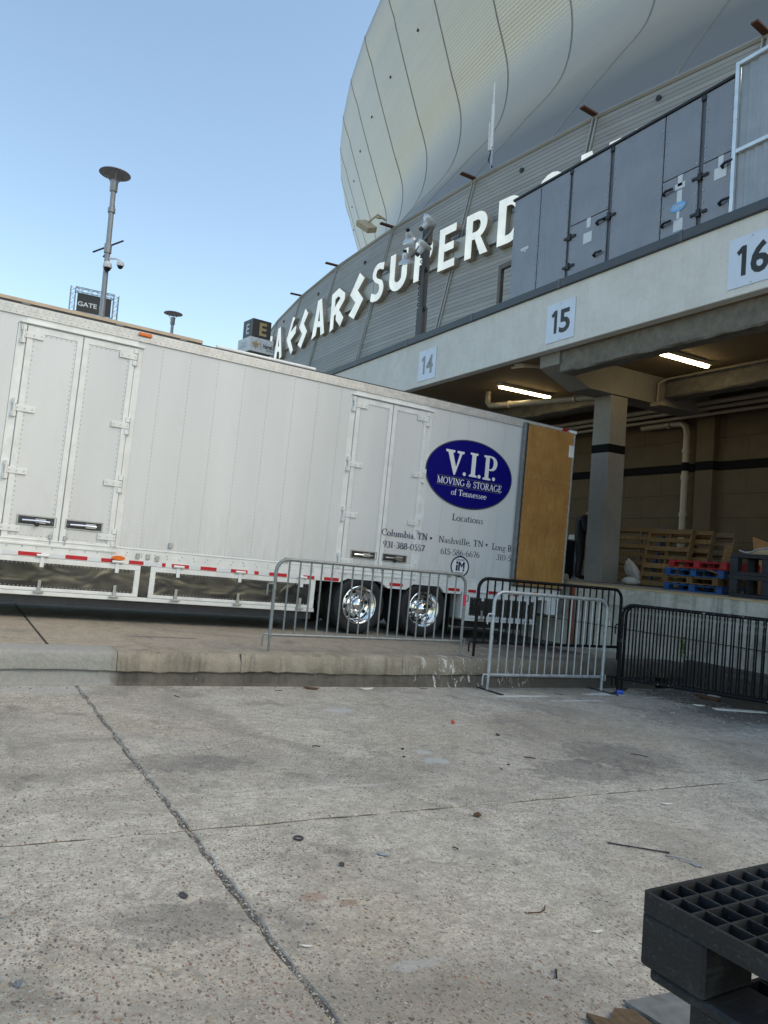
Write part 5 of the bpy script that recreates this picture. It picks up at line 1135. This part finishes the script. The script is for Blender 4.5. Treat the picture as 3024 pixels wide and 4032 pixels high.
o=box('timber_board',M['wood_pale'],None,-.52,.6,-.06,.06,0,.05,b=.003,label='thick pale board overhanging the left end of the dark bulk pallets',cat='board'); o.location=(-7.5,11.7,FZ+.7085); o.rotation_euler=(0,0,R(1))
o=MB().tube([(-8.0,11.22,.47),(-7.9,11.2,.44),(-7.8,11.2,.435),(-7.65,11.2,.50),(-7.5,11.2,.52),(-7.4,11.2,.45),(-7.25,11.2,.44),(-7.1,11.2,.46)],.014,6).build('strap',M['steel'],None,smooth=True,label='loose grey strap curling over the dark bulk pallets',cat='strap')
mb=MB(); mb.prism([(0,0),(.95,-.05),(.95,.78),(.55,.86),(-.25,1.12)],lambda a,b,d:(a,d,b),0,.012); o=mb.build('brown_panel',M['cardboard'],None,label='slanted brown board leaning behind the dark bulk pallets',cat='board'); o.location=(-9.15,13.4,FZ+.03); o.rotation_euler=(R(-9),0,R(2))
# sacks, bag
def blob(name,m,pts,loc,lbl,cat,seed=1,amp=.05,sub=3):
    random.seed(seed); bm=bmesh.new(); bmesh.ops.create_icosphere(bm,subdivisions=sub,radius=1)
    import mathutils
    for v_ in bm.verts:
        nz=mathutils.noise.noise(v_.co*1.7+Vector((seed,0,0)))*amp*4+mathutils.noise.noise(v_.co*4+Vector((0,seed,0)))*amp*1.6
        v_.co=Vector((v_.co.x*pts[0],v_.co.y*pts[1],v_.co.z*pts[2]))*(1+nz)
        if v_.co.z<-pts[2]*.8: v_.co.z=-pts[2]*.8
    me=bpy.data.meshes.new(name); bm.to_mesh(me); bm.free(); me.materials.append(m)
    for p in me.polygons: p.use_smooth=True
    o=link(name,me,None,loc,label=lbl,cat=cat); random.seed(seed+50); return o
mb=MB(); vs=[]; fs=[]; prof=[(0,.70,.012,.01),(.02,.62,.08,.04),(.05,.52,.13,.07),(.10,.38,.16,.10),(.17,.25,.14,.11),(.25,.15,.11,.09),(.31,.06,.08,.06),(.33,.0,.05,.05)]
for k,(px_,pz_,ra,rb) in enumerate(prof):
    for i in range(14):
        a=2*math.pi*i/14; q=1+jit(.22); vs.append((px_+ra*math.cos(a)*q,rb*math.sin(a)*q,pz_+jit(.012)))
for k in range(len(prof)-1):
    for i in range(14): fs.append((k*14+i,k*14+(i+1)%14,(k+1)*14+(i+1)%14,(k+1)*14+i))
fs+=[tuple(range(14)),tuple((len(prof)-1)*14+i for i in range(14))]
mb.add(vs,fs); o=mb.build('plastic_sack',M['sack'],None,smooth=True,label='crumpled white plastic sack slumped against the pillar',cat='sack'); o.location=(-11.92,12.95,FZ+.02); o.scale=(1.15,1.2,.78)
blob('rolled_rag',M['sack'],(.22,.14,.10),(-11.5,12.6,FZ+.08),'small white bundle on the dock floor beside the pillar','bundle',5,.05)
o=MB().tube([(-12.45,11.0,FZ+.072),(-12.2,11.0,FZ+.075),(-11.9,11.0,FZ+.073),(-11.75,11.02,FZ+.072)],.07,12).build('foam_roll',M['pipe'],None,smooth=True,label='grey foam roll lying at the dock edge beside the pillar',cat='roll')
# plastic wrapped load and black case behind the trailer door
t=empty('wrapped_load',(-14.25,13.9,FZ),(0,0,0),'tall load wrapped in clear film behind the person','load'); 
mb=MB(); n=9
vs=[];fs=[]
for k in range(8):
    for i in range(16):
        a=2*math.pi*i/16; s_=1/max(abs(math.cos(a)),abs(math.sin(a))); s_=min(s_,1.25); vs.append((.42*s_*math.cos(a)*(1+jit(.04)),.42*s_*math.sin(a)*(1+jit(.04)),k*.135))
for k in range(7):
    for i in range(16): fs.append((k*16+i,k*16+(i+1)%16,(k+1)*16+(i+1)%16,(k+1)*16+i))
fs.append(tuple(112+i for i in range(16))); mb.add(vs,fs); mb.build('film',M['film'],t,smooth=True); mb=MB(); mb.bbox(-.3,.35,-.3,.3,.96,1.1,.03); mb.build('top_parcel',M['sack'],t)
t=empty('black_case',(-14.42,13.2,FZ),(0,0,R(4)),'black upright equipment case beside the open trailer door','case'); box('shell',M['black'],t,-.28,.28,-.28,.28,.05,.95,b=.02); 
for x in (-.22,.22):
    for y in (-.22,.22): MB().tube([(x-.015,y,.03),(x+.015,y,.03)],.03,8).build('castor',M['rubber'],t)

# ================================================================== PERSON behind the pillar
def person(loc,yaw):
    J={'hip':(0,0,.95),'waist':(0,.01,1.10),'chest':(0,-.04,1.32),'neck':(0,-.13,1.45),'head0':(0,-.19,1.51),'head1':(0,-.25,1.62),
       'hl':(-.10,0,.90),'kl':(-.11,-.02,.50),'al':(-.11,.02,.09),'tl':(-.12,-.14,.04),'hr':(.10,0,.90),'kr':(.11,-.03,.50),'ar':(.12,.02,.09),'tr':(.13,-.14,.04),
       'sl':(-.19,0,1.40),'el':(-.25,-.05,1.12),'wl':(-.10,-.28,1.10),'ml':(-.07,-.34,1.12),'sr':(.19,0,1.40),'er':(.25,-.05,1.12),'wr':(.10,-.28,1.14),'mr':(.06,-.34,1.16)}
    E_=[('hip','waist'),('waist','chest'),('chest','neck'),('neck','head0'),('head0','head1'),('hip','hl'),('hl','kl'),('kl','al'),('al','tl'),('hip','hr'),('hr','kr'),('kr','ar'),('ar','tr'),('chest','sl'),('sl','el'),('el','wl'),('wl','ml'),('chest','sr'),('sr','er'),('er','wr'),('wr','mr')]
    rad={'hip':(.17,.13),'waist':(.165,.12),'chest':(.19,.13),'neck':(.06,.06),'head0':(.085,.095),'head1':(.075,.09),'hl':(.10,.10),'hr':(.10,.10),'kl':(.068,.07),'kr':(.068,.07),'al':(.05,.055),'ar':(.05,.055),'tl':(.045,.035),'tr':(.045,.035),'sl':(.075,.07),'sr':(.075,.07),'el':(.05,.05),'er':(.05,.05),'wl':(.033,.028),'wr':(.033,.028),'ml':(.04,.02),'mr':(.04,.02)}
    for s_,mm in (('l',-1),('r',1)):
        b=Vector(J['m'+s_])
        for k in range(4):
            dx=(-.03+.02*k); L=(.05,.06,.055,.045)[k]
            J[f'f{s_}{k}a']=tuple(b+Vector((dx*.9,-.035-L*.4,.01))); J[f'f{s_}{k}b']=tuple(b+Vector((dx,-.04-L,-.02))); E_+= [('m'+s_,f'f{s_}{k}a'),(f'f{s_}{k}a',f'f{s_}{k}b')]; rad[f'f{s_}{k}a']=(.010,.010); rad[f'f{s_}{k}b']=(.008,.008)
        J[f't{s_}a']=tuple(b+Vector((-mm*.05,-.0,.03))); J[f't{s_}b']=tuple(b+Vector((-mm*.06,-.04,.03))); E_+=[('w'+s_,f't{s_}a'),(f't{s_}a',f't{s_}b')]; rad[f't{s_}a']=(.012,.012); rad[f't{s_}b']=(.009,.009)
    names=list(J); me=bpy.data.meshes.new('person'); me.from_pydata([J[k] for k in names],[(names.index(a),names.index(b)) for a,b in E_],[])
    tmp=bpy.data.objects.new('tmp',me); col.objects.link(tmp); md=tmp.modifiers.new('s','SKIN'); 
    if not me.skin_vertices: 
        bmx=bmesh.new(); bmx.from_mesh(me); bmx.verts.layers.skin.verify(); bmx.to_mesh(me); bmx.free()
    for k,sv in zip(names,me.skin_vertices[0].data): sv.radius=rad.get(k,(.05,.05)); sv.use_root=(k=='hip')
    tmp.modifiers.new('u','SUBSURF').levels=2
    dg=bpy.context.evaluated_depsgraph_get(); m2=bpy.data.meshes.new_from_object(tmp.evaluated_get(dg)); bpy.data.objects.remove(tmp)
    m2.name='person'; m2.materials.clear(); m2.materials.append(M['cloth']); m2.materials.append(M['skin'])
    for p in m2.polygons:
        p.use_smooth=True; c=p.center
        if c.z>1.49 or (c.y<-.26 and c.z>1.0): p.material_index=1
    t=link('person',m2,None,loc,(0,0,R(yaw)),label='person in black clothes standing with bent head, half hidden by the pillar',cat='person')
    t.scale=(1.1,1.1,1.06)
    hair=MB(); fn=lambda a,b,h:(a,b-.24,h+1.54)
    hair.lathe([(.098,.02),(.106,.06),(.10,.11),(.07,.155),(.03,.172),(.004,.175)],16,fn).build('hair',M['black'],t,smooth=True)
    fa=MB(); fa.lathe([(.012,.0),(.016,-.02),(.006,-.04)],8,lambda a,b,h:(a,b-.33,h+1.54)).build('nose',M['skin'],t,smooth=True)
    for sx in (-1,1): MB().lathe([(.012,.02),(.018,0),(.012,-.025)],8,lambda a,b,h:(a*.5+sx*.098,b-.22,h+1.55)).build('ear',M['skin'],t); MB().tube([(sx*.032,-.315,1.565),(sx*.032,-.325,1.565)],.009,8).build('eye',M['black'],t)
    MB().tube([(-.025,-.30,1.49),(.025,-.30,1.49)],.006,6).build('mouth',M['rust'],t)
person((-13.80,13.3,FZ),150)

# ================================================================== FOREGROUND BLACK PALLETS
def black_pallet(loc,rz,lbl):
    t=empty('plastic_pallet',loc,(0,0,R(rz)),lbl,'pallet','black plastic pallets stacked in the foreground'); m=M['pallet_black']; LX_,LY=1.02,1.22; H_=.155
    # rim
    q=MB(); 
    rim=[(0,.03)]+[]
    def wallseg(x0,y0,x1,y1,z0,z1,th=.007): q.bar((x0,y0,(z0+z1)/2),(x1,y1,(z0+z1)/2),th,z1-z0)
    r_=.010
    out=[(r_,0),(LX_-r_,0)]+arc(LX_-r_,r_,r_,r_,-90,0,5)[1:]+[(LX_,LY-r_)]+arc(LX_-r_,LY-r_,r_,r_,0,90,5)[1:]+[(r_,LY)]+arc(r_,LY-r_,r_,r_,90,180,5)[1:]+[(0,r_)]+arc(r_,r_,r_,r_,180,270,5)[1:]
    def rimshell(z0,z1,th=.008):
        n=len(out); cx,cy=LX_/2,LY/2; inn=[(cx+(x-cx)*(1-2*th/LX_),cy+(y-cy)*(1-2*th/LY)) for x,y in out]
        vs=[(x,y,z0) for x,y in out]+[(x,y,z1) for x,y in out]+[(x,y,z1) for x,y in inn]+[(x,y,z0) for x,y in inn]; fs=[]
        for i in range(n):
            j=(i+1)%n; fs+=[(i,j,n+j,n+i),(n+i,n+j,2*n+j,2*n+i),(2*n+i,2*n+j,3*n+j,3*n+i),(3*n+i,3*n+j,j,i)]
        q.add(vs,fs)
    rimshell(H_-.038,H_); q.build('deck_rim',m,t,smooth=True)
    g_=MB(); z0,z1=H_-.036,H_-.0012
    nx,ny=20,25
    for i in range(1,nx): g_.box(LX_*i/nx-.002,LX_*i/nx+.002,.006,LY-.006,z0,z1)
    for j in range(1,ny): g_.box(.006,LX_-.006,LY*j/ny-.0022,LY*j/ny+.0022,z0,z1-.0004)
    g_.build('deck_grid',m,t)
    # solid plate zones with slots
    for (i0,i1,j0,j1) in ((6,14,5,9),(6,14,11,15),(6,14,17,21)):
        pz=MB()
        for i in range(i0,i1):
            for j in range(j0,j1):
                xa,xb=LX_*i/nx,LX_*(i+1)/nx; ya,yb=LY*j/ny,LY*(j+1)/ny; mx,my=.013,.017
                for (p,q_,r2,s_) in ((xa,xb,ya,ya+my),(xa,xb,yb-my,yb),(xa,xa+mx,ya+my,yb-my),(xb-mx,xb,ya+my,yb-my)): pz.box(p,q_,r2,s_,H_-.006,H_-.0006)
        pz.build('slotted_plate',m,t)
    # nine hollow feet and three runners
    for x in (.0,LX_/2-.07,LX_-.14):
        for y in (0,LY/2-.07,LY-.14):
            f=MB(); f.bbox(x,x+.14,y,y+.14,.020,H_-.037,.006); f.build('foot_block',m,t)
    for y in (0,LY/2-.07,LY-.14): box('runner',m,t,.02,LX_-.005,y+.004,y+.135,0,.022,b=.006)
    return t
for k in range(6):
    z=yard_z(1.7)+.02+k*.156
    black_pallet((-1.025+(0 if k==5 else .09+jit(.01)),1.20+(0 if k==5 else .02),z),0,('lowest black plastic pallet of the foreground stack','second lowest black plastic pallet of the foreground stack','third black plastic pallet up in the foreground stack','fourth black plastic pallet up in the foreground stack','black plastic pallet directly under the top one','top black plastic grid pallet at the lower right corner')[k])
# broken planks beside it
def plank(pts,z,th,m,lbl,nm='broken_plank'):
    mb=MB(); mb.prism(pts,lambda a,b,d:(a,b,yard_z(b)+d),z,z+th); return mb.build(nm,m,None,label=lbl,cat='plank')
plank([(-1.99,2.08),(-1.93,2.13),(-1.975,2.20),(-1.945,2.26),(-1.60,2.25),(-1.50,2.05),(-1.62,1.98)],.003,.018,M['wood_old'],'broken weathered wooden plank at the bottom edge')
plank([(-2.00,2.28),(-1.98,2.52),(-1.3,2.60),(-1.28,2.36)],.002,.014,M['galv2'],'flat grey board lying beside the black pallet stack')

# ================================================================== LITTER
def rock(x,y,r,lbl,m=None,seed=1,nm='stone',cat='stone',sq=.6):
    bm=bmesh.new(); bmesh.ops.create_icosphere(bm,subdivisions=2,radius=r); rnd=random.Random(seed)
    for v_ in bm.verts: v_.co*=rnd.uniform(.6,1.2); v_.co.z*=sq
    me=bpy.data.meshes.new(nm); bm.to_mesh(me); bm.free(); me.materials.append(m or M['stone']); link(nm,me,None,(x,y,yard_z(y)+r*sq*.62),label=lbl,cat=cat)
rock(-3.42,1.84,.016,'black stone right of the joint crossing',seed=2); rock(-3.87,3.01,.026,'largest dark clump on the yard beyond the cross joint',M['leaf'],3,'dirt_clump','dirt clump'); rock(-5.75,4.65,.022,'dark stone near the two pale paint patches',seed=4); rock(-2.82,.34,.018,'greenish stone at the left bottom edge',M['galv2'],5); rock(-5.42,3.40,.015,'dark pebble touching the left paint patch',seed=6); rock(-5.2,3.28,.013,'dark pebble between the pale paint patches',seed=8); rock(-4.85,4.05,.014,'small dark stone left of the far joint end',seed=9); rock(-6.26,4.49,.02,'tiny bright orange ball on the yard',M['orange'],10,'ball','ball',1.)
def stick(pts,r,m,lbl,nm='stick'): MB().tube([(x,y,yard_z(y)+r+.001+h) for x,y,h in pts],r,5).build(nm,m,None,smooth=True,label=lbl,cat='stick')
stick([(-3.28,3.52,0),(-3.17,3.63,.002),(-3.05,3.78,0)],.0045,M['black'],'straight black rod lying right on the yard')
stick([(-2.70,2.42,0),(-2.675,2.47,.006),(-2.69,2.51,.004),(-2.73,2.55,.0)],.0035,M['leaf'],'curved dark twig in the middle of the exposed aggregate')
stick([(-3.03,3.72,0),(-2.93,3.77,.01),(-2.88,3.79,.0)],.004,M['steel'],'bent grey wire ending in a metal tag')
for i,(x,y,a,l) in enumerate(((-7.6,2.1,20,.10),(-7.9,3.3,-80,.12),(-5.6,2.7,70,.08),(-8.05,5.3,85,.12),(-5.0,4.4,50,.12),(-4.75,3.9,-20,.07),(-7.7,7.2,60,.14),(-4.9,5.6,30,.18),(-2.25,2.18,-40,.08),(-3.45,2.55,15,.05))):
    dx,dy=math.cos(R(a))*l/2,math.sin(R(a))*l/2
    stick([(x-dx*.8,y-dy*.8,0),(x,y,.003),(x+dx*.8,y+dy*.8,0)],.004,M['leaf'] if i%2 else M['black'],('short dark twig near the kerb, left part of the yard','thin dark splinter lying along the kerb foot','dark twig above the joint crossing','short black splinter along the kerb left of the pale barrier','dark stick among the far debris','small dark splinter right of the paint patches','dark twig under the pale galvanised barrier','long dark stick lying by the far crack','flat dark strip near the broken plank','tiny twig beside the orange stain')[i])
def ringo(x,y,r,lbl): MB().tube([(x+r*math.cos(R(a)),y+r*math.sin(R(a))*.8,yard_z(y)+.006) for a in range(0,361,30)],.005,6).build('metal_ring',M['dark_steel'],None,smooth=True,label=lbl,cat='ring')
ringo(-3.8,1.77,.028,'small dark metal ring near the joint crossing')
def scrap(x,y,a,b,rz,m,lbl,nm,cat,th=.003):
    rn=random.Random(int(x*100)); pts=[(a*math.cos(R(t)),b*math.sin(R(t))) for t in (10,60,110,160,200,250,300,340)]; pts=[(p*rn.uniform(.7,1.1),q*rn.uniform(.7,1.1)) for p,q in pts]
    mb=MB(); mb.prism(pts,lambda p,q,d:(p,q,d+.15*p*p/a),0,th); o=mb.build(nm,m,None,label=lbl,cat=cat); o.location=(x,y,yard_z(y)+.002); o.rotation_euler=(0,0,R(rz))
scrap(-3.48,2.11,.035,.014,40,M['galv'],'pale blue-grey chip lying right of the black stone','chip','chip'); scrap(-3.31,1.02,.032,.018,10,M['stone'],'crumpled dark leaf left of the long joint','leaf','leaf'); scrap(-2.46,2.61,.03,.009,80,M['paper'],'pale wood chip on the exposed aggregate','wood_chip','wood chip'); scrap(-2.87,3.79,.035,.02,20,M['galv'],'small metal tag right of the black rod','metal_tag','tag'); scrap(-3.75,4.6,.05,.013,70,M['paper'],'white scrap near the pallet side of the yard','paper_scrap','scrap'); scrap(-2.75,1.35,.025,.007,60,M['paper'],'tiny pale sliver above the long joint','wood_chip','wood chip')
scrap(-8.0,4.45,.10,.04,80,M['paper'],'torn pale scrap against the kerb foot','paper_scrap','scrap',.012); scrap(-8.02,3.75,.09,.04,60,M['leaf'],'dark brown leaf against the kerb foot','leaf','leaf',.01); o=box('board_scrap',M['paper'],None,-.35,.35,-.05,.05,0,.018,b=.003,label='long white broken board near the right barriers',cat='board'); o.location=(-6.55,9.35,yard_z(9.35)+.003); o.rotation_euler=(0,0,R(62)); scrap(-6.9,9.0,.10,.025,70,M['paper'],'thin white scrap left of the long broken board','paper_scrap','scrap',.008); scrap(-7.3,9.75,.25,.09,20,M['leaf'],'brown rubbish heap piece under the black barriers','rubbish','rubbish',.03)
blob('plastic_bag',M['film'],(.24,.16,.10),(-6.75,9.95,yard_z(9.95)+.08),'crumpled grey plastic bag in the corner under the dock','bag',11,.12); blob('paper_heap',M['paper'],(.22,.08,.04),(-7.35,10.05,yard_z(10.05)+.03),'pale crumpled paper against the dock footing','paper',12,.12)
MB().tube([(-7.75,8.33,yard_z(8.33)+.03),(-7.70,8.40,yard_z(8.4)+.03)],.03,10).build('bottle_cap',M['bluecap'],None,label='blue plastic cap beside the galvanised barrier foot',cat='cap')
# moss and stain growing on the dock face
mb=MB()
for i in range(160):
    x=-8.35+random.gauss(0,.035); z=-1.15+random.gauss(0,.09); r=random.uniform(.006,.016); pebble(mb,x,10.372,z,r) if 0 else mb.add([(x-r,10.398,z-r),(x+r,10.398,z-r),(x,10.398,z+r),(x,10.393,z)],[(0,1,3),(1,2,3),(2,0,3)])
mb.build('moss',M['moss'],None,kind='stuff',label='patch of green moss on the dock face behind the black barriers',cat='moss')
